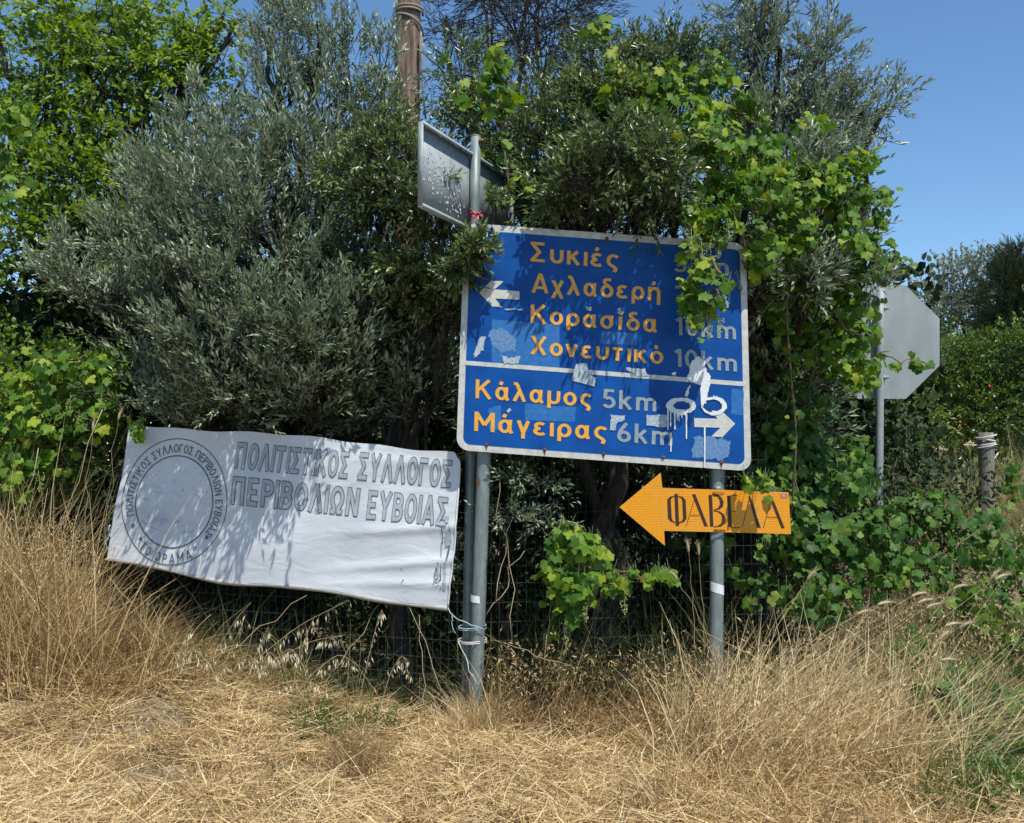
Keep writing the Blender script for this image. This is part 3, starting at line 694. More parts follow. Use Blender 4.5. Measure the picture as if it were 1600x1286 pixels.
# ------------------------------------------------------------------ wire fence and banner
FA = P(205, 0, 6.86)[:2]; FB = P(722, 0, 6.10)[:2]
FA = np.array([(205 - 800) / F * 6.86, 6.86]); FB = np.array([(722 - 800) / F * 6.12, 6.12])
fd = (FB - FA) / np.linalg.norm(FB - FA)
fence = empty('wire_fence', (FA[0], FA[1] + .05, 0), 'welded wire mesh fence running behind the white banner and the sign posts', 'fence')
def fence_seg(mb_v, mb_h, A, B, top=1.62):
    A = np.array(A); B = np.array(B); L = np.linalg.norm(B - A); n = int(L / .05)
    for k in range(n + 1):
        p = A + (B - A) * k / n; g = float(ground_z(p[0], p[1]))
        w = .006 * math.sin(k * .7)
        mb_v.tube([[p[0], p[1] + w, g - .02], [p[0] + .004 * math.sin(k), p[1] - w, (top + g) / 2], [p[0], p[1] + w, top]], .0008, 4, False)
    hs = []
    for j in range(17):
        z = .08 + j * .105
        if z > top: break
        hs.append([[A[0] + (B[0] - A[0]) * t, A[1] + (B[1] - A[1]) * t, z + .008 * math.sin(t * L * 2 + j)] for t in np.linspace(0, 1, 16)])
    return hs
vb = MB()
E0 = FA - fd * 1.6; nb = np.array([-fd[1], fd[0]]); nb = nb if nb[1] > 0 else -nb
segs = [(E0 + nb * .05, FB + nb * .05), (FB + nb * .05, np.array([1.55, 6.45]))]
H = []
for a, b in segs: H.append(fence_seg(vb, None, a, b))
o = vb.build('upright_wires', M['wire'], fence); o['kind'] = 'stuff'
for j in range(min(len(H[0]), len(H[1]))):
    hb = MB(); hb.tube(H[0][j], .0009, 4, False); hb.tube(H[1][j], .0009, 4, False); hb.build('wire', M['wire'], fence)

banner = empty('banner', PF(445, 870, FA, FB), 'white cloth banner with faded Greek lettering and a round seal, tied to the wire fence', 'banner')
BQ = np.array([[205, 663], [721, 708], [700, 949], [170, 872]], float)
def bq(u, v):
    u = np.asarray(u, float); v = np.asarray(v, float); U = u[..., None]; V = v[..., None]
    p = (BQ[0] * (1 - U) + BQ[1] * U) * (1 - V) + (BQ[3] * (1 - U) + BQ[2] * U) * V
    px = p[..., 0]; py = p[..., 1].copy()
    py += (1 - v) * (2.0 * np.sin(u * 9.5) - 3.5 * np.sin(np.pi * u) + 1.2 * np.sin(u * 31)) + v * (8.0 * np.exp(-((u - .33) / .16) ** 2) - 1.5 * np.sin(u * 13))
    px = px + 2.5 * np.sin(v * 3.1) * u + 1.5 * np.sin(v * 6) * (1 - u)
    # rounded upper right corner
    rr = np.clip((u - .975) / .025, 0, 1) * np.clip((.09 - v) / .09, 0, 1); px -= 6 * rr ** 2; py += 6 * rr ** 2
    return px, py
def bdisp(px, py):
    x = (px - 170) / 550.; y = (py - 660) / 290.
    d = .005 * np.sin(x * 9 + y * 2) + .003 * np.sin(x * 21 - y * 5 + 1) + .004 * np.sin(y * 17 + x * 6)
    # pulled folds towards the right-hand edge
    for (y0, sl, am) in ((.62, .22, .010), (.80, .26, .012), (.93, .10, .009), (.30, -.05, .005)):
        yy = y - (y0 + sl * (1 - x) - .18 + .12 * x)
        d += am * np.exp(-(yy / .025) ** 2) * np.clip((x - .55) / .3, 0, 1)
    return d
def bmap(px, py, off=0.0):
    base = PF(px, py, FA, FB); nn = np.array([fd[1], -fd[0], 0]); nn = nn if nn[1] < 0 else -nn
    return base + nn * (bdisp(px, py) + off + .012)[..., None]
nu, nv = 150, 64
U, V = np.meshgrid(np.linspace(0, 1, nu), np.linspace(0, 1, nv), indexing='ij')
px, py = bq(U, V); w = bmap(px, py).reshape(-1, 3)
i = np.arange(nu - 1)[:, None] * nv; j = np.arange(nv - 1)[None]
f = np.stack([i + j, i + j + 1, i + nv + j + 1, i + nv + j], -1).reshape(-1, 4)
link('cloth', mesh_np('cloth', w, f, smooth=True), M['cloth'], banner)
# rolled lower hem
uu = np.linspace(0, 1, 90); px, py = bq(uu, np.ones(90)); c = bmap(px, py)
c[:, 2] -= .008; m = MB(); m.tube(c + np.array([0, .012, 0]), .012 + .006 * np.sin(uu * 14) ** 2, 8); m.build('hem', M['hem'], banner)
px, py = bq(np.full(40, 1.0), np.linspace(.03, 1, 40)); m = MB(); m.tube(bmap(px, py), .006, 6); m.build('hem', M['cloth'], banner)
ML = .12
def btext(s, l, r, cap, lean):
    text_line(s, l, r, cap, lambda a, b, l: bmap(a, b, .0025 + l), 'lettering_outline', M['ink'], banner, .225, (lean, 0), .035)
    text_line(s, l, r, cap, lambda a, b, l: bmap(a, b, .0042 + l), 'lettering', M['ink_fill'], banner, .155, (lean, 0))
ZB3 = lambda x, y: (350 + x / 8., 670 + y / 8.)
ZB4 = lambda x, y: (540 + x / 8., 690 + y / 8.)
btext('ΠΟΛΙΤΙΣΤΙΚΟΣ', ZB3(150, 490), ZB3(1555, 615), 39.5, 5)
btext('ΣΥΛΛΟΓΟΣ', ZB4(170, 468), ZB4(1312, 572), 41, 5)
btext('ΠΕΡΙΒΟΛΙΩΝ', ZB3(100, 935), (560, 806), 42, 5)
btext('ΕΥΒΟΙΑΣ', ZB4(283, 958), ZB4(1265, 1050), 43, 4)
# seal
SCX, SCY, SRX, SRY = 275, 784, 81.5, 99
def seal(x, y):
    return SCX + SRX * x + 7 * y, SCY - SRY * y + 2 * x
def ring(r0, r1):
    n = 96; a = np.linspace(0, 2 * np.pi, n, endpoint=False); v = []
    for rr in (r0, r1): v.append(bmap(*seal(rr * np.cos(a), rr * np.sin(a)), .003))
    v = np.vstack(v); k = np.arange(n); f = np.stack([k, (k + 1) % n, n + (k + 1) % n, n + k], -1)
    link('seal_ring', mesh_np('seal_ring', v, f), M['ink'], banner)
ring(.985, 1.0); ring(.715, .735)
def disc():
    n = 64; a = np.linspace(0, 2 * np.pi, n, endpoint=False); rs = np.linspace(.03, .712, 14)
    v = np.vstack([bmap(*seal(r * np.cos(a), r * np.sin(a)), .0022) for r in rs]); k = np.arange(n)
    f = np.vstack([np.stack([i * n + k, i * n + (k + 1) % n, (i + 1) * n + (k + 1) % n, (i + 1) * n + k], -1) for i in range(13)])
    link('seal_disc', mesh_np('seal_disc', v, f, smooth=True), M['wash'], banner)
M['wash'] = surf('faded_seal_print', (.40, .44, .47), (.61, .64, .665), 11, .8, detail=9, lo=.28, hi=.42, c3=(.67, .70, .72), stretch=(1, 1, 2))
disc()
def ring_text(s, a0, a1, rad, cap, inward=False, off=0.0):
    ws = []
    for ch in s:
        if ch == ' ': ws.append(.38); continue
        v, f, _ = text_mesh(ch, .13); ws.append(v[:, 0].max() - v[:, 0].min() + .16)
    tot = sum(ws); acc = 0
    AV, AF = [], []; n = 0
    for ch, w_ in zip(s, ws):
        ac = a0 + (a1 - a0) * (acc + w_ / 2) / tot; acc += w_
        if ch == ' ': continue
        v, f, ly = text_mesh(ch, .13)
        gx = (v[:, 0] - (v[:, 0].max() + v[:, 0].min()) / 2) * cap / CAP * 1.0; gy = v[:, 1] * cap / CAP
        a = R(ac)
        if not inward: o1 = np.array([math.cos(a), math.sin(a)]); tx = np.array([math.sin(a), -math.cos(a)])
        else: o1 = -np.array([math.cos(a), math.sin(a)]); tx = np.array([-math.sin(a), math.cos(a)])
        c = np.array([math.cos(a), math.sin(a)]) * rad
        q = c + gx[:, None] * tx + gy[:, None] * o1
        AV.append(bmap(*seal(q[:, 0], q[:, 1]), .0032 + ly * .0002)); AF += [tuple(i + n for i in t) for t in f]; n += len(v)
    poly_mesh('seal_lettering', np.vstack(AV), AF, M['ink'], banner)
ring_text('ΠΟΛΙΤΙΣΤΙΚΟΣ ΣΥΛΛΟΓΟΣ ΠΕΡΙΒΟΛΙΩΝ ΕΥΒΟΙΑΣ', 197, -39, .775, .135)
ring_text('“ΤΟ ΟΡΑΜΑ”', 221, 305, .965, .145, True)
ring_text('*', 205, 209, .93, .16, True); ring_text('*', 318, 322, .93, .16, True)
def bdecal(pts, name, mt, seed, off=.0032, amp=1.0, n=6):
    q = np.array(rough(pts, amp, n, seed)); w = bmap(q[:, 0], q[:, 1], off)
    bm = bmesh.new(); vs = [bm.verts.new(p) for p in w]; es = [bm.edges.new((vs[k], vs[(k + 1) % len(vs)])) for k in range(len(vs))]
    bmesh.ops.triangle_fill(bm, edges=es, use_beauty=True); me = bpy.data.meshes.new(name); bm.to_mesh(me); bm.free(); link(name, me, M[mt], banner)
ZB5 = lambda x, y: (180 + x / 5.845, 670 + y / 5.845)
for i, pts in enumerate(([(262, 820), (330, 880), (400, 915), (455, 925), (380, 918), (300, 885), (265, 845)], [(300, 800), (420, 790), (475, 850), (455, 875), (380, 890), (310, 860)],
                         [(615, 945), (640, 930), (700, 945), (730, 915), (735, 930), (700, 953), (640, 945)], [(625, 545), (650, 560), (665, 620), (650, 580), (622, 560)],
                         [(240, 625), (280, 640), (340, 625), (350, 640), (290, 655)], [(560, 840), (600, 830), (605, 850), (565, 875)], [(740, 570), (765, 610), (755, 615)], [(835, 570), (860, 572), (858, 582), (836, 582)])):
    bdecal([ZB5(*p) for p in pts], 'faded_print', 'stain' if i == 1 else 'ink_fill', i, amp=.35, n=3)
ZB8 = lambda x, y: (620 + x / 9.89, 830 + y / 9.89)
for i, pts in enumerate(([(715, -230), (722, -230), (722, 180), (700, 200), (700, 910), (685, 910), (688, 190), (710, 150)], [(770, 480), (770, 900), (725, 895), (740, 480)], [(830, -180), (845, 100), (835, 220), (790, 470), (770, 430), (815, 200)],
                         [(640, 470), (665, 480), (660, 780), (620, 780)], [(760, 0), (840, 10), (835, 220), (760, 225)], [(740, -240), (830, -230), (820, -130), (760, -140)])):
    bdecal([ZB8(*p) for p in pts], 'faded_print', 'ink' if i in (0, 2) else 'ink_fill', 30 + i, amp=.3, n=4, off=.004 + .0006 * i)
for i, (a, b) in enumerate(((ZB8(100, 790), ZB8(135, 735)), (ZB8(75, 575), ZB8(105, 600)), (ZB8(610, 860), ZB8(668, 828)))):
    bdecal(strip(a, b, .9), 'tear', 'ink', 50 + i, amp=.15, n=3)

# twine that holds the banner to the posts
tw = empty('twine', P(715, 980, 6.02), 'pale blue twine tying the lower right banner corner to the pair of posts', 'twine')
pts = bmap(np.array([700.]), np.array([949.]))[0]
m = MB(); m.tube(curve_pts(pts, P(722, 970, 6.0), 6, .03, -.1), .0030, 5); m.tube(curve_pts(P(722, 970, 6.0), P(756, 983, 6.02), 6, .02), .0030, 5)
m.tube(curve_pts(P(706, 962, 6.0), P(712, 990, 6.0), 5, .1), .0022, 5)
for yy, k in ((978, 0), (982, 1)):
    an = np.linspace(0, 2 * np.pi, 26); c = P(738, yy, 6.13); m.tube(np.stack([c[0] + .079 * np.cos(an), c[1] + .105 * np.sin(an), c[2] + .006 * np.cos(an + k)], -1), .0028, 5, False)
m.build('strand', M['twine'], tw)
t2 = empty('rope_tie', P(738, 1001, 6.13), 'white rope loop bound round both posts below the blue twine', 'rope')
m = MB()
for yy, k in ((999, 0), (1002.5, 1)):
    an = np.linspace(0, 2 * np.pi, 26); c = P(738, yy, 6.13); m.tube(np.stack([c[0] + .082 * np.cos(an), c[1] + .108 * np.sin(an), c[2] + .004 * np.cos(an + k)], -1), .0035, 5, False)
m.tube(curve_pts(P(716, 1002, 6.0), P(745, 1070, 5.98), 7, .04), .0028, 5)
m.build('strand', M['white_twine'], t2)
t3 = empty('ribbon', P(742, 336, 6.12), 'knotted red and white ribbon on the thin post above the blue sign corner', 'ribbon')
m = MB(); c = P(744, 336, 6.15)
an = np.linspace(0, 2 * np.pi, 20); m.tube(np.stack([c[0] + .034 * np.cos(an), c[1] + .034 * np.sin(an), c[2] + .005 * np.sin(2 * an)], -1), .007, 6, False)
k0 = P(746, 335, 6.10)
for e in ((734, 326), (736, 342), (757, 341), (752, 330), (748, 344), (739, 333)):
    m.tube(curve_pts(k0, P(*e, 6.08), 5, .12), [.007, .006, .005, .004, .003], 5)
m.build('knot', M['ribbon'], t3)
t4 = empty('rag', P(168, 845, 6.9), 'scrap of blue and white cord hanging at the left end of the banner', 'cord')
m = MB(); m.tube(curve_pts(PF(172, 820, FA, FB), PF(166, 862, FA, FB), 7, .05), .005, 5); m.tube(curve_pts(PF(171, 826, FA, FB), PF(176, 850, FA, FB), 5, .1), .004, 5); m.build('strand', M['twine'], t4)
t5 = empty('tie_wire', P(722, 706, 6.08), 'dark tie wire between the banner corner and the thin post', 'wire')
m = MB(); m.tube(curve_pts(bmap(np.array([716.]), np.array([710.]))[0], P(735, 702, 6.12), 6, .05), .003, 5); m.tube(curve_pts(bmap(np.array([718.]), np.array([714.]))[0], P(737, 708, 6.10), 6, .08), .002, 5); m.build('strand', M['rust'], t5)

# ------------------------------------------------------------------ utility pole
up = empty('utility_pole', P(632, 1010, 8.6) * [1, 1, 0], 'weathered wooden utility pole rising behind the olive foliage above the banner', 'pole')
m = MB(); t = np.linspace(0, 1, 40)[:, None]; a = P(628, 1045, 8.6); b = P(641, -330, 8.6)
m.tube(a * (1 - t) + b * t, np.linspace(.125, .098, 40) + .003 * np.sin(np.arange(40) * 1.7), 20); m.build('shaft', M['wood'], up)
rp = empty('rope', P(655, 30, 8.5), 'grey rope wound round the top of the wooden pole and hanging beside it', 'rope')
m = MB()
for y0, y1 in ((14, 17), (19, 22), (26, 52)):
    an = np.linspace(np.pi, 2 * np.pi + (.2 if y1 < 40 else .1), 20); 
    cz0 = P(640, y0, 8.6); cz1 = P(640, y1, 8.6)
    s_ = (an - np.pi) / np.pi
    z = cz0[2] + (cz1[2] - cz0[2]) * s_ ** (1 if y1 < 40 else 2)
    m.tube(np.stack([cz0[0] + .110 * np.cos(an), cz0[1] + .115 * np.sin(an), z], -1), .010, 6)
hang = [P(658, 50, 8.5), P(657, 75, 8.48), P(660, 100, 8.48), P(661, 140, 8.48), P(665, 186, 8.48)]
m.tube(hang, .009, 6); m.tube([P(657, 52, 8.49), P(663, 80, 8.47), P(667, 88, 8.47)], .006, 6); m.build('strand', M['rope'], rp)

# wooden post far right with wire round its head
wp = empty('fence_post', P(1541, 860, 9.0) * [1, 1, 0], 'short grey wooden post with wire coiled round its head among weeds on the right', 'post')
m = MB(); a = P(1543, 980, 9.0); b = P(1541, 676, 9.0); t = np.linspace(0, 1, 12)[:, None]
m.tube(a * (1 - t) + b * t, np.linspace(.072, .062, 12) + .003 * np.sin(np.arange(12) * 2.1), 14); m.build('shaft', M['grey_wood'], wp)
m = MB()
for y0, ti in ((682, 5), (688, -3), (694, 4), (697, 6)):
    an = np.linspace(0, 2 * np.pi, 24); c = P(1541, y0, 9.0); rr = .072 + .008 * (ti > 4)
    m.tube(np.stack([c[0] + rr * np.cos(an), c[1] + rr * np.sin(an), c[2] + ti * .003 * np.cos(an)], -1), .006, 5, False)
m.build('wire_coil', M['white_twine'], wp)

# ------------------------------------------------------------------ trees
tree('olive_tree', 'big grey green olive tree whose crown hangs over the white banner, left of centre', 'tree', 470, 8.0, [
    (425, 40, 7.3, 20, 50, .25, 45, .8), (455, 60, 7.4, 30, 75, .3, 90, .8), (500, 60, 7.2, 30, 80, .3, 80, .8), (545, 110, 7.3, 30, 65, .3, 80, .8), (600, 130, 7.2, 28, 70, .3, 70, .8), (430, 160, 7.3, 45, 60, .4, 110),
    (500, 190, 7.1, 50, 60, .35, 150), (580, 230, 7.1, 50, 55, .35, 120), (330, 175, 7.1, 35, 45, .3, 90, .8), (300, 240, 7.1, 40, 50, .35, 110), (375, 240, 6.9, 55, 55, .4, 150), (450, 270, 6.8, 55, 60, .4, 150), (530, 290, 6.9, 45, 50, .35, 110),
    (265, 310, 6.9, 45, 55, .35, 130), (345, 330, 6.6, 60, 55, .4, 170), (425, 360, 6.5, 60, 50, .35, 170), (490, 350, 6.8, 45, 40, .3, 60), (215, 385, 7.1, 45, 40, .35, 120), (290, 400, 6.7, 55, 50, .35, 160), (130, 440, 7.3, 50, 45, .35, 130),
    (190, 480, 7.1, 55, 50, .35, 150), (260, 480, 6.8, 50, 50, .35, 150), (370, 440, 6.35, 60, 50, .3, 170), (450, 440, 6.45, 55, 50, .3, 150), (530, 430, 6.7, 50, 45, .3, 100), (600, 480, 6.6, 50, 60, .35, 140), (330, 530, 6.5, 65, 50, .35, 180),
    (420, 530, 6.3, 60, 45, .3, 170), (510, 530, 6.35, 60, 50, .3, 170), (250, 560, 6.8, 55, 50, .35, 150), (600, 570, 6.5, 55, 55, .3, 130), (660, 610, 6.7, 45, 50, .3, 110), (230, 620, 7.2, 60, 45, .4, 120), (370, 600, 6.5, 75, 40, .3, 170), (480, 615, 6.5, 75, 40, .3, 160),
    (330, 650, 6.9, 90, 32, .3, 140), (460, 650, 6.9, 90, 36, .3, 150), (560, 645, 6.9, 70, 42, .3, 130),
    (300, 330, 8.5, 110, 110, .6, 260), (440, 440, 8.5, 130, 130, .6, 330), (600, 560, 8.4, 120, 120, .6, 240), (360, 560, 8.7, 160, 110, .7, 320), (560, 300, 8.6, 60, 60, .5, 70), (210, 500, 8.6, 80, 100, .5, 160)],
    'olive', .060, .0155, T_OLIVE, per=22, tl=(.20, .44), up=1.15, seed=11, thr=-.36, gap=1.15, trunk_r=.10, trunk_top=1.5, spread=.8)
tree('olive_shoot', 'low olive shoots poking out right of the twin posts under the blue sign', 'shrub', 800, 6.6, [
    (815, 745, 6.15, 30, 14, .1, 22, .5), (850, 760, 6.15, 20, 12, .08, 12, .5), (800, 800, 6.15, 34, 10, .08, 24, .5), (850, 815, 6.12, 22, 8, .06, 12, .5), (700, 850, 6.3, 8, 22, .05, 10, .4), (690, 880, 6.3, 8, 20, .05, 8, .4)],
    'olive', .040, .012, T_OLIVE, per=16, up=.2, seed=15, thr=-3, trunk_r=.012, trunk_top=.9)
tree('evergreen_shrub', 'dark green narrow leaved evergreen in front of the wooden pole, beside the turned sign', 'shrub', 640, 6.9, [
    (590, 190, 6.5, 45, 40, .25, 80), (610, 260, 6.4, 60, 60, .3, 170), (560, 300, 6.5, 50, 50, .3, 110), (650, 320, 6.3, 55, 45, .3, 150), (590, 370, 6.4, 65, 60, .3, 180), (660, 400, 6.3, 55, 55, .3, 170),
    (700, 430, 6.35, 30, 60, .25, 90), (620, 450, 6.5, 60, 60, .3, 140), (660, 500, 6.6, 50, 60, .3, 130), (745, 385, 5.86, 22, 26, .06, 44, .35), (715, 410, 5.95, 24, 34, .08, 50, .5), (770, 312, 5.95, 8, 12, .03, 9, .3), (688, 285, 6.0, 16, 12, .05, 16, .4), (665, 330, 6.1, 22, 25, .1, 50, .6)],
    'phill', .050, .016, T_OLIVE, per=18, tl=(.10, .22), up=.5, seed=21, thr=-.8, trunk_r=.045, spread=1.15, trunk_top=1.4)
tree('evergreen_tree', 'dense dark green evergreen crown behind the top edge of the blue sign', 'tree', 940, 7.6, [
    (740, 120, 7.6, 50, 60, .3, 110), (740, 190, 7.6, 50, 45, .3, 100, .8), (810, 240, 7.5, 60, 55, .3, 170, .8), (860, 190, 6.9, 80, 60, .4, 220), (860, 320, 6.9, 55, 45, .3, 130, .8), (950, 130, 6.9, 65, 60, .4, 210), (1030, 100, 6.9, 55, 35, .3, 110, .7),
    (1060, 120, 6.8, 60, 60, .4, 160), (950, 200, 6.7, 90, 70, .4, 250), (900, 270, 6.7, 90, 60, .4, 230), (1030, 200, 6.7, 80, 70, .4, 200), (930, 340, 6.9, 90, 40, .3, 130), (1090, 110, 6.9, 35, 35, .3, 60, .7),
    (1040, 300, 7.2, 80, 50, .4, 140), (960, 480, 7.6, 250, 160, .6, 420), (905, 285, 5.72, 34, 40, .10, 90, .7), (960, 240, 5.75, 50, 40, .12, 80), (1000, 320, 5.95, 60, 25, .08, 50), (870, 310, 5.95, 30, 22, .07, 40, .6), (1020, 260, 5.72, 50, 40, .10, 90), (900, 250, 8.4, 150, 120, .6, 280), (880, 640, 8.0, 160, 110, .6, 280), (1080, 640, 8.0, 160, 110, .6, 240)],
    'phill', .054, .017, T_OLIVE, per=18, tl=(.12, .26), up=.4, seed=31, thr=-.85, trunk_r=.09, spread=1.1, tintbias=-.02, trunk_top=1.7)
tree('olive_tree', 'grey green olive tree reaching into the blue sky right of the blue sign', 'tree', 1190, 7.7, [
    (1165, 20, 7.4, 40, 60, .35, 100), (1190, 110, 7.3, 60, 60, .4, 150), (1250, 120, 7.3, 60, 45, .35, 110), (1285, 80, 7.3, 30, 35, .25, 40), (1345, 175, 7.3, 45, 28, .25, 55), (1385, 165, 7.2, 22, 18, .15, 18), (1290, 210, 7.3, 60, 50, .35, 120),
    (1200, 220, 7.2, 80, 60, .4, 210), (1260, 290, 7.2, 80, 60, .4, 190), (1180, 330, 7.1, 70, 70, .4, 190), (1270, 380, 7.2, 80, 60, .4, 190), (1210, 450, 7.2, 60, 80, .4, 200), (1280, 470, 7.3, 60, 60, .4, 120), (1215, 560, 7.2, 55, 80, .4, 180),
    (1230, 650, 7.4, 60, 60, .4, 150), (1190, 200, 6.3, 45, 35, .12, 26, .5), (1270, 250, 6.3, 45, 30, .12, 26, .5), (1300, 340, 6.35, 45, 35, .12, 22, .5), (1350, 430, 6.4, 35, 30, .1, 26, .5), (1260, 430, 6.25, 50, 40, .12, 60, .6), (1190, 450, 6.15, 20, 60, .08, 40, .5), (1200, 300, 8.6, 110, 160, .6, 260), (1230, 560, 8.7, 80, 140, .5, 200), (1205, -50, 7.2, 40, 50, .3, 80)],
    'olive', .062, .0155, T_OLIVE, per=20, up=.7, seed=41, thr=-.66, trunk_r=.10, trunk_top=1.7)
tree('casuarina_tree', 'dark wispy tree with fine drooping twigs at the top behind the signs', 'tree', 820, 10.5, [
    (760, 20, 10.2, 70, 60, .6, 150), (840, 40, 10.2, 80, 60, .6, 230), (885, 20, 10.2, 40, 50, .5, 80), (820, -60, 10.2, 120, 70, .6, 250), (700, 60, 10.4, 30, 60, .4, 30), (690, 110, 10.4, 35, 60, .4, 24)],
    'cas', .10, .005, T_OLIVE, per=20, tl=(.35, .6), up=.2, seed=51, thr=-.7, trunk_r=.09, spread=.45, trunk_top=3.2, twig_r=.003)
tree('leafy_tree', 'bright green broad leaved tree filling the upper left corner against the sky', 'tree', 130, 9.4, [
    (95, 15, 9.0, 36, 36, .35, 110, .7), (150, 50, 9.0, 75, 50, .5, 240, .8), (205, 10, 9.0, 45, 25, .4, 100, .7), (255, 80, 9.0, 50, 35, .4, 130, .7), (310, 45, 9.1, 28, 16, .2, 50, .6), (350, 22, 9.1, 18, 8, .15, 22, .5), (372, 30, 9.1, 8, 8, .1, 9, .5), (330, 80, 9.1, 28, 16, .2, 40, .5), (360, 62, 9.1, 12, 12, .1, 12, .4),
    (70, 110, 9.0, 70, 50, .5, 190), (150, 130, 8.9, 80, 55, .5, 230), (230, 130, 9.0, 70, 45, .45, 160), (290, 120, 9.1, 45, 35, .3, 80), (25, 150, 9.0, 30, 30, .3, 60, .6), (375, 130, 9.3, 22, 10, .2, 20, .4),
    (60, 200, 8.8, 80, 50, .5, 190), (190, 230, 8.9, 70, 50, .4, 140), (40, 280, 8.7, 70, 60, .5, 200), (130, 300, 8.7, 80, 60, .5, 220), (210, 310, 8.8, 60, 55, .4, 150), (50, 370, 8.6, 70, 55, .5, 200), (150, 380, 8.6, 70, 55, .5, 190),
    (225, 380, 8.9, 40, 40, .4, 70), (40, 460, 9.2, 80, 60, .5, 120), (110, 330, 10.2, 160, 110, .7, 220), (-6, 28, 8.4, 12, 26, .15, 14), (-80, 330, 9.0, 80, 150, .6, 200)],
    'elm', .062, .038, T_OVAL, per=11, tl=(.22, .42), up=.1, droop=0, seed=61, thr=-.42, trunk_r=.11, spread=.9, trunk_top=1.9, outw=1.2, tintbias=.04)
# low bright shrub mass at the left, under the vines
tree('leafy_shrub', 'bright green shrub tangled with vines at the left edge above the dry grass', 'shrub', 60, 8.0, [
    (40, 590, 7.6, 80, 60, .4, 200), (130, 600, 7.6, 60, 55, .4, 150), (20, 680, 7.5, 70, 60, .4, 170), (110, 690, 7.6, 60, 60, .4, 140), (40, 780, 7.6, 70, 50, .35, 110), (-60, 640, 7.6, 60, 120, .4, 120)],
    'elm', .045, .030, T_OVAL, per=11, tl=(.15, .3), up=.3, seed=71, thr=-.7, trunk_r=.03, spread=1.0, trunk_top=.8)
# right background
tree('grey_tree', 'grey leaved tree on the skyline right of the octagonal sign', 'tree', 1480, 22, [
    (1450, 504, 21.5, 40, 50, .8, 162), (1490, 464, 21.5, 45, 50, .8, 202), (1530, 444, 21.5, 40, 45, .8, 175), (1500, 534, 21.5, 80, 50, .9, 297), (1430, 554, 21.5, 50, 40, .8, 148), (1570, 454, 22, 40, 50, .8, 135)],
    'poplar', .085, .055, T_OVAL, per=12, tl=(.35, .6), up=.9, seed=81, thr=-.8, trunk_r=.12, trunk_top=3, gap=.8)
tree('pine_tree', 'dark green pine at the right edge of the frame', 'tree', 1590, 20, [
    (1580, 474, 19.5, 40, 55, .8, 351), (1610, 434, 19.5, 40, 50, .8, 351), (1640, 504, 19.5, 60, 80, .9, 351), (1585, 524, 19.5, 40, 35, .7, 270)],
    'pine', .16, .008, T_OLIVE, per=22, tl=(.3, .5), up=.6, seed=91, thr=-.9, trunk_r=.13, trunk_top=3, gap=.7, spread=.7)
tree('flowering_shrub', 'glossy green shrub with a few red blossoms behind the octagonal sign', 'shrub', 1500, 14, [
    (1470, 570, 13.5, 60, 45, .7, 260), (1550, 560, 13.5, 60, 40, .7, 260), (1600, 570, 13.3, 50, 50, .7, 220), (1520, 640, 13.3, 80, 50, .7, 320), (1430, 630, 13.5, 60, 50, .7, 240), (1600, 650, 13.3, 70, 60, .7, 260), (1450, 700, 13.4, 80, 30, .6, 160), (1640, 560, 13.5, 60, 100, .7, 200)],
    'shrub', .06, .028, T_OVAL, per=13, tl=(.2, .38), up=.5, seed=101, thr=-.95, trunk_r=.06, trunk_top=.8, gap=.9)
tree('leafy_shrub', 'yellowish green shrub left of the octagonal sign post', 'shrub', 1310, 11.5, [
    (1300, 620, 11.2, 50, 45, .5, 200), (1350, 640, 11.2, 50, 40, .5, 190), (1290, 690, 11.2, 60, 40, .5, 170), (1410, 660, 11.5, 50, 40, .5, 170), (1240, 640, 11.2, 50, 60, .5, 130)],
    'shrub', .05, .026, T_OVAL, per=13, tl=(.16, .3), up=.4, seed=111, thr=-.95, trunk_r=.04, trunk_top=.7, tintbias=.15)
fs = [o for o in bpy.data.objects if o.name == 'flowering_shrub'][0]
for k, (x, y) in enumerate(((1546, 604), (1387, 694), (1457, 699), (1311, 705), (1500, 660))):
    c = P(x, y, 12.6); b_ = MB(); v = [c + np.array(d) * .022 for d in ((1, 0, 0), (-1, 0, 0), (0, 1, 0), (0, -1, 0), (0, 0, 1.3), (0, 0, -1))]
    b_.add(v, np.zeros((0, 4), int), [[0, 2, 4], [2, 1, 4], [1, 3, 4], [3, 0, 4], [2, 0, 5], [1, 2, 5], [3, 1, 5], [0, 3, 5]]); b_.build('blossom', M['flower'], fs)

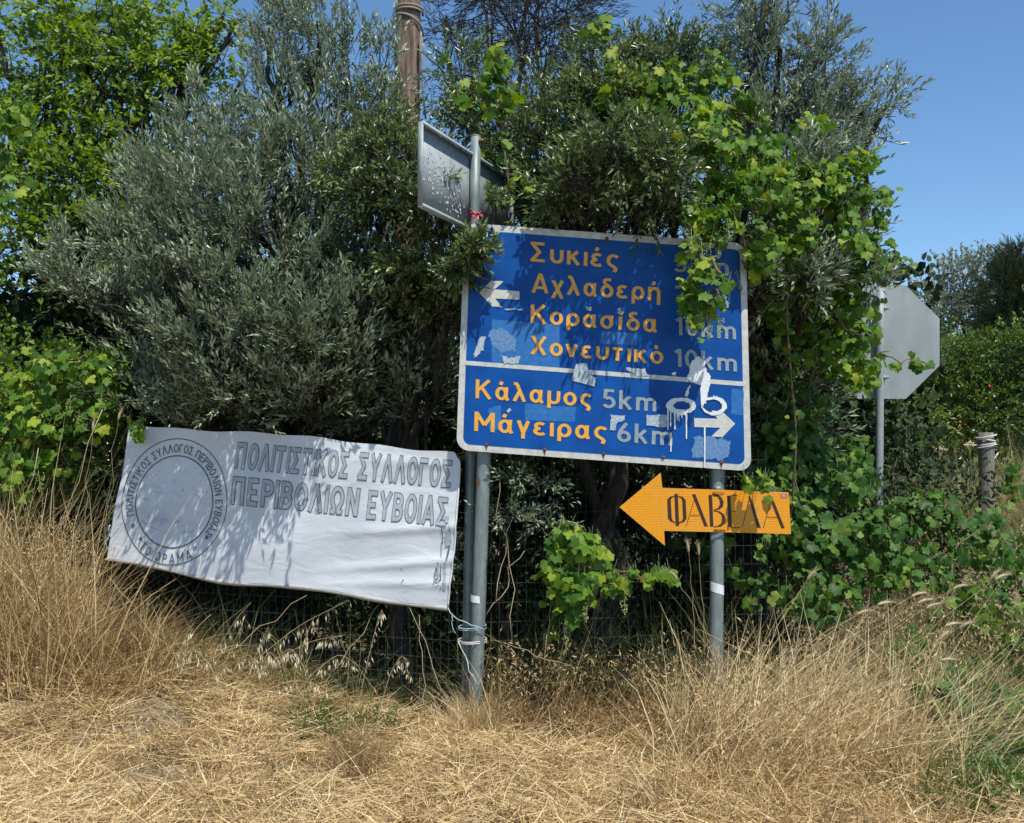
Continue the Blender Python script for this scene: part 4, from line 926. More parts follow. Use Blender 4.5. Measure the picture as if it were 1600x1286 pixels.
# dark undergrowth behind the fence (nobody could count it)
def undergrowth():
    n = 70000
    x = rng.uniform(-6.5, 3.6, n); y = rng.uniform(8.6, 11.0, n); z = rng.random(n) ** .9 * 3.2 + .02
    pos = np.stack([x, y, z], -1); keep = noise3(pos, 301, .7) > -1.1; pos = pos[keep]; n = len(pos)
    ax = norm(rng.normal(size=(n, 3)) + [0, 0, .3]); nr = norm(rng.normal(size=(n, 3)) + [0, -.6, .6])
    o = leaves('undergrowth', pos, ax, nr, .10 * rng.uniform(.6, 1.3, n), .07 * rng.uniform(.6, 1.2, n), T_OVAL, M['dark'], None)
    tag(o, 'dense dark undergrowth in the shade behind the wire fence', 'undergrowth')
    n = 42000
    x = rng.uniform(-4.2, 3.6, n); y = rng.uniform(6.7, 8.8, n); z = rng.random(n) ** 1.3 * 1.0 + .02
    z = z + np.clip(ground_z(x, y), 0, 9) * (x > 0); pos = np.stack([x, y, z], -1); keep = (noise3(pos, 305, .9) > -.5) & (y > 7.0 + .15 * np.abs(x)); pos = pos[keep]; n = len(pos)
    ax = norm(rng.normal(size=(n, 3)) + [0, 0, .8]); nr = norm(rng.normal(size=(n, 3)) + [0, -.6, .6])
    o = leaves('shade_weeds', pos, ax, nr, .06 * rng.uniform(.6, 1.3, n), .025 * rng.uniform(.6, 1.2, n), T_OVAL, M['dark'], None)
    tag(o, 'low shaded weeds under the trees behind the fence', 'weeds')
    # far-off tree belt that closes the horizon
    n = 30000
    x = rng.uniform(-40, 45, n); y = 34 + rng.uniform(-3, 5, n); z = .4 + rng.random(n) ** .8 * (5.2 + .9 * np.sin(x * .4) + .6 * np.sin(x * 1.3))
    pos = np.stack([x, y, z], -1)
    ax = norm(rng.normal(size=(n, 3))); nr = norm(rng.normal(size=(n, 3)) + [0, -.6, .8])
    o = leaves('distant_trees', pos, ax, nr, .42 * rng.uniform(.6, 1.3, n), .34 * rng.uniform(.6, 1.2, n), T_OVAL, M['shrub'], None)
    tag(o, 'far belt of green trees low on the horizon', 'trees')
undergrowth()

# ------------------------------------------------------------------ vines
VM = []
for k, T in enumerate(T_VINE):
    me = mesh_np('vine_leaf_mesh', T[0], T[1]); me.materials.append(M['vine_o']); VM.append(me)
def cluster_mesh():
    b = MB(); b.tube([[0, 0, 0], [.003, 0, -.06], [0, 0, -.13]], .0018, 4, False)
    r = np.random.default_rng(9)
    for k in range(46):
        t = r.random(); w = .030 * (1 - t) + .006; a = r.uniform(0, 6.28); c = np.array([w * math.cos(a), w * math.sin(a), -.02 - t * .115]); s = r.uniform(.0028, .0046)
        v = [c + np.array(d) * s for d in ((1, 0, 0), (-1, 0, 0), (0, 1, 0), (0, -1, 0), (0, 0, 1.2), (0, 0, -1.2))]
        b.add(v, np.zeros((0, 4), int), [[0, 2, 4], [2, 1, 4], [1, 3, 4], [3, 0, 4], [2, 0, 5], [1, 2, 5], [3, 1, 5], [0, 3, 5]])
        if k % 3 == 0: b.tube([[0, 0, c[2] + .008], c], .0009, 3, False)
    return mesh_np('grape_cluster_mesh', np.vstack(b.v), [np.vstack(b.q), np.vstack(b.t)])
VM2 = []
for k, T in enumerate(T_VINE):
    me = mesh_np('shaded_vine_leaf_mesh', T[0], T[1]); me.materials.append(M['vine_shade_o']); VM2.append(me)
CM = cluster_mesh(); CM.materials.append(M['bead'])

def vine(label, basepx, baseY, shoots, blobs, size=.095, clusters=(), objs=230, group=None, base_z=0.0, downw=.9, shade_tint=False, patchy=None):  # flag picks the leaf set with shade painted into its greens
    base_z = float(ground_z((basepx - 800) / F * baseY, baseY))
    root = empty('grapevine', ((basepx - 800) / F * baseY, baseY, base_z), label, 'vine', group)
    pos, out = [], []
    stems = MB(); canes = MB()
    for sh in shoots:           # sh = [(px,py,Y),...]
        pts = np.array([P(*q) for q in sh]); t = np.linspace(0, 1, len(pts)); tt = np.linspace(0, 1, 6 * len(pts))
        c = np.stack([np.interp(tt, t, pts[:, i]) for i in range(3)], -1) + rng.normal(0, .003, (len(tt), 3)) + .022 * np.stack([np.sin(tt * 17 + len(sh)), np.cos(tt * 13), np.sin(tt * 23)], -1)
        canes.tube(c, np.linspace(.009, .003, len(c)), 6)
        L = np.linalg.norm(np.diff(c, axis=0), axis=1).sum(); n = max(3, int(L / .045))
        for s in np.linspace(0.03, 1, n):
            p = np.array([np.interp(s, tt, c[:, i]) for i in range(3)]); pos.append(p + rng.normal(0, .028, 3)); out.append([0, -1, 0])
    for (px_, py_, Y, rx, ry, dm, n) in blobs:
        c = P(px_, py_, Y); s_ = Y / F; d = norm(rng.normal(size=(n, 3))); r = rng.random(n) ** .38
        q = d * r[:, None] * np.array([rx * s_, dm, ry * s_])
        pos += list(c + q); out += list(d)
        for k in range(max(2, n // 22)):
            j = rng.integers(n); stems.tube(curve_pts(c + q[j], c + q[rng.integers(n)], 6, .08, -.05), .003, 4, False)
    pos = np.array(pos); out = np.array(out); n = len(pos)
    if patchy is not None:
        kp = noise3(pos, 411, 2.6) > patchy; pos = pos[kp]; out = out[kp]
    ok = pos[:, 2] > ground_z(pos[:, 0], pos[:, 1]) + .03; pos = pos[ok]; out = out[ok]; n = len(pos)
    ax = norm(np.array([0, -.15, -downw]) + out * .35 + rng.normal(0, .55, (n, 3)))
    nr = norm(np.array([.1, -.75, .75]) + out * .45 + rng.normal(0, .42, (n, 3)))
    sz = size * rng.uniform(.5, 1.25, n) * np.where(rng.random(n) < .12, .6, 1)
    px_, py_ = PX(pos); inf = (px_ > -15) & (px_ < 1615) & (py_ > -15) & (py_ < 1300)
    score = sz / pos[:, 1] * np.where(inf, 1, .01); o = np.argsort(-score); first = o[:objs]; rest = o[objs:]
    a = norm(ax); s = norm(np.cross(a, nr)); u = np.cross(s, a)
    inv = Matrix.Translation(-root.location)
    for k in first:
        ob = bpy.data.objects.new('leaf', (VM2 if shade_tint else VM)[k % 4]); col.objects.link(ob); ob.parent = root; ob.matrix_parent_inverse = inv
        m4 = Matrix.Identity(4)
        wd = sz[k] * random.uniform(.9, 1.15); cu = sz[k] * random.uniform(.3, 1.7)
        for r_i in range(3):
            m4[r_i][0] = s[k][r_i] * wd; m4[r_i][1] = a[k][r_i] * sz[k]; m4[r_i][2] = u[k][r_i] * cu; m4[r_i][3] = pos[k][r_i]
        ob.matrix_basis = m4
    if len(rest):
        V_, F_, A_ = [], [], []; nn = 0
        for v4 in range(4):
            idx = rest[v4::4]; tv, tf = T_VINE[v4]; kk = len(tv)
            v = pos[idx][:, None] + s[idx][:, None] * (sz[idx][:, None] * tv[:, 0])[..., None] + a[idx][:, None] * (sz[idx][:, None] * tv[:, 1])[..., None] + u[idx][:, None] * (sz[idx][:, None] * tv[:, 2])[..., None]
            V_.append(v.reshape(-1, 3)); F_.append((tf[0][None] + (np.arange(len(idx)) * kk)[:, None, None]).reshape(-1, 3) + nn); nn += len(idx) * kk
            A_.append(np.repeat(np.clip(rng.normal(.42, .25, len(idx)), 0, 1), kk))
        ob = link('foliage', mesh_np('foliage', np.vstack(V_), [np.vstack(F_)], {'tint': np.concatenate(A_)}), M['vine_shade' if shade_tint else 'vine'], root); ob['kind'] = 'stuff'
    # petioles
    for k in o[:400]:
        stems.tube([pos[k], pos[k] - a[k] * .02 + nr[k] * -.01, pos[k] - a[k] * sz[k] * .7 + np.array([0, .03, .02])], .0013, 3, False)
    ob = stems.build('stems', M['greenstem'], root); ob['kind'] = 'stuff'
    if canes.v: canes.build('cane', M['stem'], root)
    for (cx_, cy_, Y, sc_) in clusters:
        ob = bpy.data.objects.new('grape_cluster', CM); col.objects.link(ob); ob.parent = root; ob.matrix_parent_inverse = inv
        p = P(cx_, cy_, Y); ob.matrix_basis = Matrix.Translation(Vector(p)) @ Matrix.Rotation(random.uniform(0, 6.28), 4, 'Z') @ Matrix.Rotation(random.uniform(-.25, .25), 4, 'X') @ Matrix.Scale(sc_, 4)
    return root

cl = [(1072 + 8 * k + random.uniform(-4, 4), 340 + random.uniform(0, 45), 5.78 + random.uniform(-.05, .05), random.uniform(.8, 1.3)) for k in range(9)]
cl += [(1078 + 9 * k, 470 + random.uniform(0, 30), 5.75, random.uniform(.7, 1.1)) for k in range(6)] + [(1180 + 12 * k, 390 + random.uniform(-20, 30), 6.2, 1.0) for k in range(6)] + [(1130, 185, 6.3, .9), (1150, 420, 6.0, 1.0)]
vine('grapevine with bright leaves and bud clusters spilling over the right side of the blue sign', 1230, 6.9,
     [[(1230, 900, 6.7), (1240, 640, 6.5), (1230, 400, 6.3), (1180, 240, 6.2), (1080, 170, 6.2), (960, 120, 6.3)],
      [(1240, 420, 6.3), (1310, 330, 6.3), (1370, 260, 6.35)], [(1300, 480, 6.4), (1360, 560, 6.5), (1450, 566, 6.5)], [(1330, 400, 6.4), (1380, 380, 6.4), (1412, 410, 6.4)],
      [(1140, 250, 5.9), (1090, 300, 5.80), (1080, 330, 5.78)], [(1100, 380, 5.76), (1085, 430, 5.74), (1100, 500, 5.74), (1085, 520, 5.74)], [(1120, 400, 5.76), (1120, 450, 5.74), (1100, 490, 5.72)],
      [(1160, 300, 6.0), (1190, 360, 6.05), (1230, 400, 6.1)], [(1260, 300, 6.3), (1330, 290, 6.3), (1385, 300, 6.3)]],
     [(1040, 130, 6.25, 50, 40, .15, 60), (1110, 120, 6.3, 45, 45, .15, 70), (1160, 170, 6.25, 45, 40, .15, 70), (1080, 180, 6.1, 60, 40, .15, 110), (1000, 175, 6.25, 45, 28, .1, 40), (950, 150, 6.3, 25, 14, .08, 12), (1110, 225, 5.82, 70, 40, .16, 170), (1190, 240, 6.0, 55, 45, .18, 150),
      (1040, 235, 6.2, 45, 30, .1, 60), (1185, 290, 5.8, 60, 38, .12, 130), (1250, 290, 6.2, 65, 50, .2, 190), (1320, 290, 6.3, 50, 50, .18, 150), (1365, 330, 6.35, 25, 50, .15, 60), (1135, 300, 5.9, 50, 35, .15, 130), (1112, 340, 5.80, 50, 44, .10, 150), (1100, 455, 5.76, 42, 40, .09, 110),
      (1085, 400, 5.78, 25, 30, .06, 30), (1185, 390, 5.95, 30, 50, .1, 80), (1240, 370, 6.2, 60, 45, .2, 160), (1310, 370, 6.3, 60, 45, .2, 160), (1365, 400, 6.35, 35, 45, .15, 80), (1280, 440, 6.4, 60, 40, .2, 110), (1340, 470, 6.45, 45, 40, .15, 90), (1330, 520, 6.9, 48, 45, .15, 130),
      (1310, 500, 7.2, 40, 40, .12, 60), (1345, 600, 7.3, 30, 26, .1, 50), (1310, 560, 7.0, 45, 40, .15, 90), (1350, 575, 6.5, 45, 28, .12, 60), (1270, 530, 6.8, 50, 50, .15, 90), (1220, 470, 6.6, 40, 50, .15, 60), (1270, 195, 6.4, 40, 20, .1, 26), (1000, 290, 6.35, 30, 28, .1, 30), (1350, 245, 6.35, 30, 18, .1, 24), (1385, 300, 6.35, 12, 18, .1, 12), (1412, 410, 6.4, 16, 12, .08, 12), (1440, 566, 6.5, 24, 10, .05, 12)],
     size=.072, clusters=cl, objs=299, patchy=-.75)
vine('few yellow green vine leaves climbing through the dark evergreen above the turned sign', 775, 7.0,
     [[(790, 400, 6.6), (790, 250, 6.4), (785, 130, 6.35), (770, 75, 6.35)], [(785, 170, 6.35), (740, 180, 6.4), (720, 150, 6.4)]],
     [(780, 100, 6.35, 20, 35, .08, 22), (765, 150, 6.35, 30, 40, .1, 24), (800, 150, 6.35, 16, 20, .06, 8), (725, 150, 6.4, 14, 30, .06, 10), (700, 88, 6.5, 8, 8, .04, 3), (820, 285, 6.3, 25, 20, .08, 10), (742, 238, 6.4, 8, 6, .05, 3)], size=.085, objs=90)
vine('short vine shoot with pale tips in the evergreen crown right of the casuarina', 945, 6.7,
     [[(960, 170, 6.5), (950, 90, 6.4), (943, 30, 6.4)]], [(945, 35, 6.4, 16, 18, .06, 9), (930, 55, 6.4, 18, 14, .06, 9), (960, 105, 6.4, 20, 12, .06, 7)], size=.085, objs=40)
vine('vine hanging over the left edge with yellow green leaves above the dry grass', 60, 7.3,
     [[(30, 800, 7.1), (60, 680, 7.0), (90, 580, 7.0)], [(90, 560, 7.0), (150, 560, 7.0), (180, 570, 7.0)], [(10, 700, 7.0), (20, 780, 7.0)]],
     [(30, 580, 7.0, 60, 40, .2, 70), (110, 580, 7.0, 60, 35, .2, 80), (165, 575, 6.95, 25, 35, .1, 30), (60, 650, 7.0, 70, 40, .2, 80), (140, 650, 7.0, 50, 40, .18, 50), (30, 730, 7.0, 40, 45, .2, 45), (170, 640, 7.0, 20, 50, .1, 22), (90, 720, 7.05, 40, 30, .15, 20)],
     size=.088, objs=220, clusters=[(110, 615, 6.9, 1.1), (160, 610, 6.9, 1.1), (60, 735, 6.9, 1.1), (124, 640, 6.9, .8), (20, 740, 6.9, 1.0)])
vine('pale sunlit vine sprays against the leafy tree at the far left', 20, 7.8,
     [[(-20, 500, 7.6), (-10, 300, 7.5), (20, 180, 7.4)]], [(15, 180, 7.4, 45, 40, .15, 60), (50, 215, 7.4, 25, 20, .1, 16), (20, 300, 7.4, 45, 30, .12, 26)], size=.085, objs=90)
vine('low grapevine shoot with rounded leaves sprawling in the shade below the orange arrow', 900, 6.3,
     [[(850, 1010, 6.15), (870, 920, 6.05), (900, 880, 6.0), (985, 900, 5.95), (1020, 895, 5.92), (1056, 903, 5.9)], [(880, 830, 6.05), (900, 880, 6.0), (895, 960, 6.0)]],
     [(885, 840, 6.02, 38, 26, .10, 40), (870, 885, 6.0, 30, 26, .10, 36), (920, 870, 6.0, 34, 32, .10, 36), (905, 920, 5.98, 48, 30, .10, 44), (890, 955, 6.0, 22, 18, .06, 12), (965, 905, 5.96, 40, 20, .08, 22), (1010, 912, 5.93, 16, 16, .05, 7), (1052, 905, 5.9, 9, 9, .03, 3)],
     size=.088, objs=230, clusters=[(975, 922, 5.93, 1.0), (918, 938, 5.93, .9), (886, 965, 5.97, 1.0), (888, 995, 5.97, .8)])
vine('tuft of bright vine leaves sitting on the top edge of the orange arrow sign', 1185, 6.6,
     [[(1195, 880, 6.4), (1190, 800, 6.2), (1184, 745, 5.93)]], [(1172, 752, 5.91, 13, 11, .05, 9), (1192, 750, 5.90, 15, 13, .05, 12)], size=.070, objs=30)
vine('single small vine sprig lying over the upper left corner of the banner', 212, 6.9,
     [[(225, 700, 6.95), (222, 660, 6.84), (216, 672, 6.72)]], [(216, 675, 6.70, 9, 9, .02, 4)], size=.085, objs=9)
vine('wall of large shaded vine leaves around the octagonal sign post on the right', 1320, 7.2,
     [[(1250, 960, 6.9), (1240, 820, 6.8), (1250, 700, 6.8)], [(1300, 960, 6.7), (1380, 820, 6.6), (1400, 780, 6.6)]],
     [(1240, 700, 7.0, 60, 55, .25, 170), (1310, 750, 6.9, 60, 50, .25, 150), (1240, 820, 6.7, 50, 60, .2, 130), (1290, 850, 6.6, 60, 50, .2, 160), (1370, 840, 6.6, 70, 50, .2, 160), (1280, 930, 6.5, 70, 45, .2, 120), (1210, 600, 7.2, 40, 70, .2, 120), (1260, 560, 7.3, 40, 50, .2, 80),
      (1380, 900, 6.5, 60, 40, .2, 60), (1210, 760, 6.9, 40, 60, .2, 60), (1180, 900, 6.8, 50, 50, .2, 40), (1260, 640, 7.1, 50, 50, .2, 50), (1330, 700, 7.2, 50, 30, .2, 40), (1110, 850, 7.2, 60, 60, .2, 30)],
     size=.090, objs=295, shade_tint=True)
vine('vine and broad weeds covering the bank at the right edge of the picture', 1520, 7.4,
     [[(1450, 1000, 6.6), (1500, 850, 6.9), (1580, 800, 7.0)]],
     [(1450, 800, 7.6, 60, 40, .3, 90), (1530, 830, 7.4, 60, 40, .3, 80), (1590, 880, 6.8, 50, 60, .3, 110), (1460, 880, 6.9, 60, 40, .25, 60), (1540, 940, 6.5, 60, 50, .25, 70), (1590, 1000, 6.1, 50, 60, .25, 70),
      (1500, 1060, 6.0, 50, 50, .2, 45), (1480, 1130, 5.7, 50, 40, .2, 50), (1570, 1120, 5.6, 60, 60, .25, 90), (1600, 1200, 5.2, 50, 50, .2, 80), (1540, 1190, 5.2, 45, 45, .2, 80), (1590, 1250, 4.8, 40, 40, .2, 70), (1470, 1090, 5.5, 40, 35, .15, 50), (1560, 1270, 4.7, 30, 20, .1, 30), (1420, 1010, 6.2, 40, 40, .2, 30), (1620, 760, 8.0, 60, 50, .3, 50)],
     size=.085, objs=290, shade_tint=True)

# ------------------------------------------------------------------ grasses
def blades(name, base, d0, length, width, bend, mat, tint, label, cat, segs=3, parent=None):
    """curved tapering blades; d0 unit start direction, bend vector added quadratically"""
    n = len(base); ts = np.linspace(0, 1, segs + 1)
    pts = base[:, None] + d0[:, None] * (length[:, None] * ts)[..., None] + bend[:, None] * (ts ** 2)[None, :, None] * length[:, None, None]
    tang = norm(pts[:, -1] - pts[:, 0]); rnd = rng.normal(size=(n, 3)); s = norm(np.cross(tang, rnd))
    w = width[:, None] * (1 - ts ** 2 * .85)[None]
    Lf = pts - s[:, None] * w[..., None] / 2; Rt = pts + s[:, None] * w[..., None] / 2
    v = np.stack([Lf, Rt], 2).reshape(-1, 3)   # n, segs+1, 2
    k = 2 * (segs + 1); q = np.array([[2 * i, 2 * i + 1, 2 * i + 3, 2 * i + 2] for i in range(segs)])
    f = (q[None] + (np.arange(n) * k)[:, None, None]).reshape(-1, 4)
    me = mesh_np(name, v, f, {'tint': np.repeat(np.clip(tint, 0, 1), k)})
    o = link(name, me, M[mat], parent); o['kind'] = 'stuff'
    if parent is None: tag(o, label, cat)
    return o
def field(name, n, region, L, W, upr, mat, label, cat='grass', tb=.5, seed=0, zj=.06, lean=(0, 0, 0), bendz=.4, clump=None, segs=3, mask=None, L2=None):
    """region: function giving xy for n samples"""
    x, y = region(n)
    if clump:
        cn, cs = clump; cx, cy = region(cn); k = rng.integers(cn, size=n); x = cx[k] + rng.normal(0, cs, n); y = cy[k] + rng.normal(0, cs, n)
        hl = rng.uniform(.55, 1.15, cn)[k]; ct = rng.normal(0, .12, cn)[k]
    else: hl = 1.0; ct = 0.0
    z = ground_z(x, y) + rng.random(n) * zj
    if mask is not None:
        kp = mask(x, y); x, y, z = x[kp], y[kp], z[kp]; n = len(x)
        if clump: hl = hl[kp]; ct = ct[kp]
    th = rng.uniform(0, 2 * np.pi, n)
    el = np.abs(rng.normal(upr, .28, n))
    d0 = norm(np.stack([np.cos(th) * np.cos(el), np.sin(th) * np.cos(el), np.sin(el)], -1) + np.array(lean))
    bd = rng.normal(0, .22, (n, 3)); bd[:, 2] = -np.abs(rng.normal(0, bendz, n)) * (.3 + .7 * (d0[:, 2] > .3))
    bd[:, 2] *= np.where(el < .5, .6, 1)
    length = rng.uniform(L[0], L[1], n) * hl; width = rng.uniform(W[0], W[1], n)
    base = np.stack([x, y, z], -1)
    tint = tb + ct + rng.normal(0, .2, n) + .12 * noise3(base, 900 + seed, .8) + .08 * noise3(base, 950 + seed, 2.5)
    return blades(name, base, d0, length, width, bd, mat, tint, label, cat, segs)
def box_region(x0, x1, y0, y1): return lambda n: (rng.uniform(x0, x1, n), rng.uniform(y0, y1, n))
def quad_region(pl0, pr0, Y0, pl1, pr1, Y1):   # trapezoid given by pixel columns at two depths
    def g(n):
        t = rng.random(n); Y = Y0 + (Y1 - Y0) * t; a = pl0 + (pl1 - pl0) * t; b = pr0 + (pr1 - pr0) * t
        return ((a + (b - a) * rng.random(n)) - 800) / F * Y, Y
    return g
def shade_mask(x, y): # thin growth in the bare shaded strip left of the posts
    px = 800 + x / y * F
    return ~((px > 618) & (px < 735) & (y > 5.95) & (rng.random(len(x)) < .85))

field('straw_thatch', 56000, box_region(-3.6, 3.2, 4.15, 6.25), (.05, .24), (.0022, .0065), .14, 'straw', 'thick mat of cut golden straw lying on the verge in the foreground', 'straw', tb=.55, seed=1, zj=.075, bendz=.12, segs=2, mask=lambda x, y: noise3(np.stack([x, y, x * 0], -1), 777, .9) + rng.normal(0, .25, len(x)) > -.75)
field('straw_thatch', 16000, box_region(-4.4, -.35, 6.1, 7.1), (.06, .26), (.0025, .0065), .16, 'straw', 'mat of dry straw sloping up to the fence on the left under the banner', 'straw', tb=.45, seed=2, zj=.05, bendz=.12, segs=2, mask=shade_mask)
field('dry_grass', 15000, box_region(-3.4, 3.0, 4.2, 5.9), (.06, .23), (.0025, .006), .75, 'straw', 'short golden dry grass tufts standing out of the straw', 'grass', tb=.36, seed=3, zj=.01, clump=(900, .09), bendz=.7)
field('dry_grass', 5500, quad_region(-60, 130, 6.2, -140, 120, 7.3), (.35, 1.0), (.003, .008), 1.2, 'dry', 'tall brown dry grass at the left in front of the wire fence', 'grass', tb=.48, seed=4, zj=.0, clump=(260, .12), bendz=.5)
field('dry_grass', 2200, quad_region(110, 230, 6.1, 100, 240, 6.8), (.25, .62), (.003, .0065), 1.1, 'dry', 'brown dry grass below the left end of the banner', 'grass', tb=.42, seed=16, zj=.0, clump=(110, .1), bendz=.5, lean=(.15, 0, 0))
field('dry_grass', 1000, quad_region(200, 480, 6.2, 180, 480, 6.7), (.2, .55), (.002, .0045), 1.05, 'dry', 'thin brown stalks under the left half of the banner', 'grass', tb=.35, seed=5, zj=.0, clump=(70, .06), bendz=.5, lean=(.25, 0, 0))
field('dry_grass', 4200, quad_region(760, 1130, 5.8, 760, 1130, 6.4), (.18, .6), (.0025, .006), 1.0, 'dry', 'brown drooping dry grass between the two sign posts', 'grass', tb=.28, seed=6, zj=.0, clump=(160, .08), bendz=.9)
field('dry_grass', 8500, quad_region(1080, 1420, 4.9, 1060, 1480, 6.4), (.2, .6), (.003, .0075), 1.0, 'dry', 'tall pale dry grass right of the right sign post', 'grass', tb=.52, seed=7, zj=.0, clump=(420, .12), bendz=.7, lean=(.12, 0, 0))
field('dry_grass', 6500, quad_region(960, 1480, 4.25, 1060, 1440, 5.1), (.12, .36), (.003, .007), .8, 'dry', 'matted tan dry grass at the lower right', 'grass', tb=.55, seed=8, zj=.0, clump=(400, .12), bendz=.7)
field('tall_stalks', 2000, quad_region(1040, 1460, 5.0, 1060, 1500, 6.2), (.5, .95), (.003, .0055), 1.0, 'straw', 'long pale stalks leaning right out of the dry grass right of the posts', 'grass', tb=.85, seed=17, zj=.0, clump=(160, .10), bendz=.22, lean=(.55, 0, 0))
field('tall_stalks', 1700, quad_region(-60, 120, 6.1, -100, 110, 7.0), (.6, 1.5), (.003, .0065), 1.35, 'straw', 'long straw stalks standing in the tall grass at the left', 'grass', tb=.42, seed=18, zj=.0, clump=(160, .10), bendz=.2, lean=(-.05, 0, 0))
field('tall_stalks', 700, box_region(-3.2, 3.0, 4.4, 5.9), (.2, .42), (.0025, .0045), .9, 'straw', 'loose straw stalks poking out of the cut straw', 'straw', tb=.7, seed=19, zj=.0, bendz=.3)
field('half_dry_grass', 8000, quad_region(1340, 1640, 5.3, 1330, 1640, 7.4), (.25, .70), (.0018, .004), 1.15, 'drygreen', 'half green weedy grass on the bank at the right edge', 'grass', tb=.50, seed=9, zj=.0, clump=(150, .08), bendz=.5)
field('half_dry_grass', 9000, quad_region(1180, 1640, 8.6, 1180, 1640, 12.5), (.45, 1.1), (.004, .008), 1.3, 'drygreen', 'pale long grass behind the octagonal sign post and wooden post', 'grass', tb=.55, seed=10, zj=.0, clump=(200, .14), bendz=.4)
field('half_dry_grass', 5000, quad_region(1130, 1330, 5.9, 1120, 1330, 6.5), (.15, .42), (.0025, .005), 1.0, 'drygreen', 'greenish weeds at the foot of the right sign post', 'grass', tb=.22, seed=11, zj=.0, clump=(60, .07), bendz=.6)
field('half_dry_grass', 2600, quad_region(1130, 1330, 5.6, 1120, 1330, 6.3), (.10, .34), (.004, .010), .9, 'weed', 'leafy green weeds below the vine wall by the right post', 'weeds', tb=.45, seed=21, zj=.0, clump=(50, .07), bendz=.8)
field('shade_growth', 1100, quad_region(250, 720, 6.4, 250, 720, 6.9), (.2, .75), (.003, .007), 1.0, 'drygreen', 'thin shaded stalks and weeds tangled in the wire fence left of the posts', 'weeds', tb=.15, seed=22, zj=.0, clump=(90, .10), bendz=.5)
field('shade_growth', 2800, quad_region(760, 1200, 6.3, 760, 1200, 6.9), (.3, 1.0), (.003, .007), 1.1, 'drygreen', 'thin shaded stalks and weeds tangled in the wire fence between the posts', 'weeds', tb=.2, seed=23, zj=.0, clump=(90, .12), bendz=.5)
field('bank_weeds', 3600, quad_region(1430, 1640, 4.6, 1400, 1640, 6.4), (.12, .42), (.005, .012), .95, 'weed', 'broad green weeds filling the lower right corner', 'weeds', tb=.3, seed=25, zj=.0, clump=(70, .08), bendz=.7)
field('half_dry_grass', 900, quad_region(470, 600, 5.7, 470, 600, 6.1), (.12, .32), (.004, .008), 1.0, 'weed', 'green weeds in the shade below the banner middle', 'weeds', tb=.3, seed=24, zj=.0, clump=(16, .06), bendz=.7)
field('dark_tuft', 900, quad_region(500, 600, 4.95, 500, 600, 5.35), (.18, .42), (.0016, .003), 1.2, 'dry', 'reddish brown tuft of dry weeds standing in the straw left of the posts', 'grass', tb=.12, seed=12, zj=.0, clump=(6, .03), bendz=.25)
field('dark_tuft', 700, quad_region(430, 560, 4.6, 430, 560, 4.85), (.10, .22), (.0016, .003), .9, 'dry', 'small dark tuft of dead weeds low in the straw', 'grass', tb=.02, seed=13, zj=.0, clump=(5, .04), bendz=.6)
field('dark_tuft', 900, quad_region(980, 1120, 4.45, 980, 1120, 4.75), (.10, .24), (.0016, .003), .9, 'dry', 'greyish dead tuft at the bottom right of centre', 'grass', tb=.02, seed=14, zj=.0, clump=(7, .05), bendz=.6)
field('dry_grass', 1800, quad_region(700, 780, 5.85, 700, 780, 6.1), (.10, .40), (.0018, .003), 1.2, 'straw', 'pale stalks round the foot of the twin posts', 'grass', tb=.55, seed=15, zj=.0, clump=(26, .04), bendz=.4)

def husks(label, n, region, zr, seed):
    x, y = region(n); k = max(8, n // 14); cx, cy = region(k); j = rng.integers(k, size=n)
    hz = rng.uniform(.6, 1.0, k)[j]; zc = zr[0] + (zr[1] - zr[0]) * hz
    pos = np.stack([cx[j] + rng.normal(0, .06, n), cy[j] + rng.normal(0, .06, n), ground_z(cx[j], cy[j]) + zc + rng.normal(0, .09, n)], -1)
    pos[:, 2] = np.maximum(pos[:, 2], ground_z(pos[:, 0], pos[:, 1]) + .02)
    ax = norm(np.array([0, 0, -.7]) + rng.normal(0, .6, (n, 3))); nr = norm(rng.normal(size=(n, 3)))
    o = leaves('dry_husks', pos, ax, nr, rng.uniform(.018, .04, n), rng.uniform(.004, .008, n), T_OLIVE, M['dry'], None, rng.normal(.55, .25, n))
    tag(o, label, 'grass')
husks('papery seed husks in the tall grass at the left', 2600, quad_region(-60, 150, 6.2, -100, 120, 7.0), (.15, .8), 1)
husks('drooping seed husks of the brown grass between the posts', 1700, quad_region(760, 1130, 5.8, 760, 1130, 6.3), (.12, .40), 2)
husks('pale seed husks in the dry grass right of the posts', 2800, quad_region(1080, 1460, 4.7, 1060, 1480, 6.3), (.12, .50), 3)
husks('seed husks among the weeds on the right bank', 3600, quad_region(1380, 1640, 5.6, 1330, 1640, 7.6), (.15, .60), 4)
husks('scattered husks in the cut straw', 9000, box_region(-3.4, 3.0, 4.2, 5.9), (.03, .16), 5)

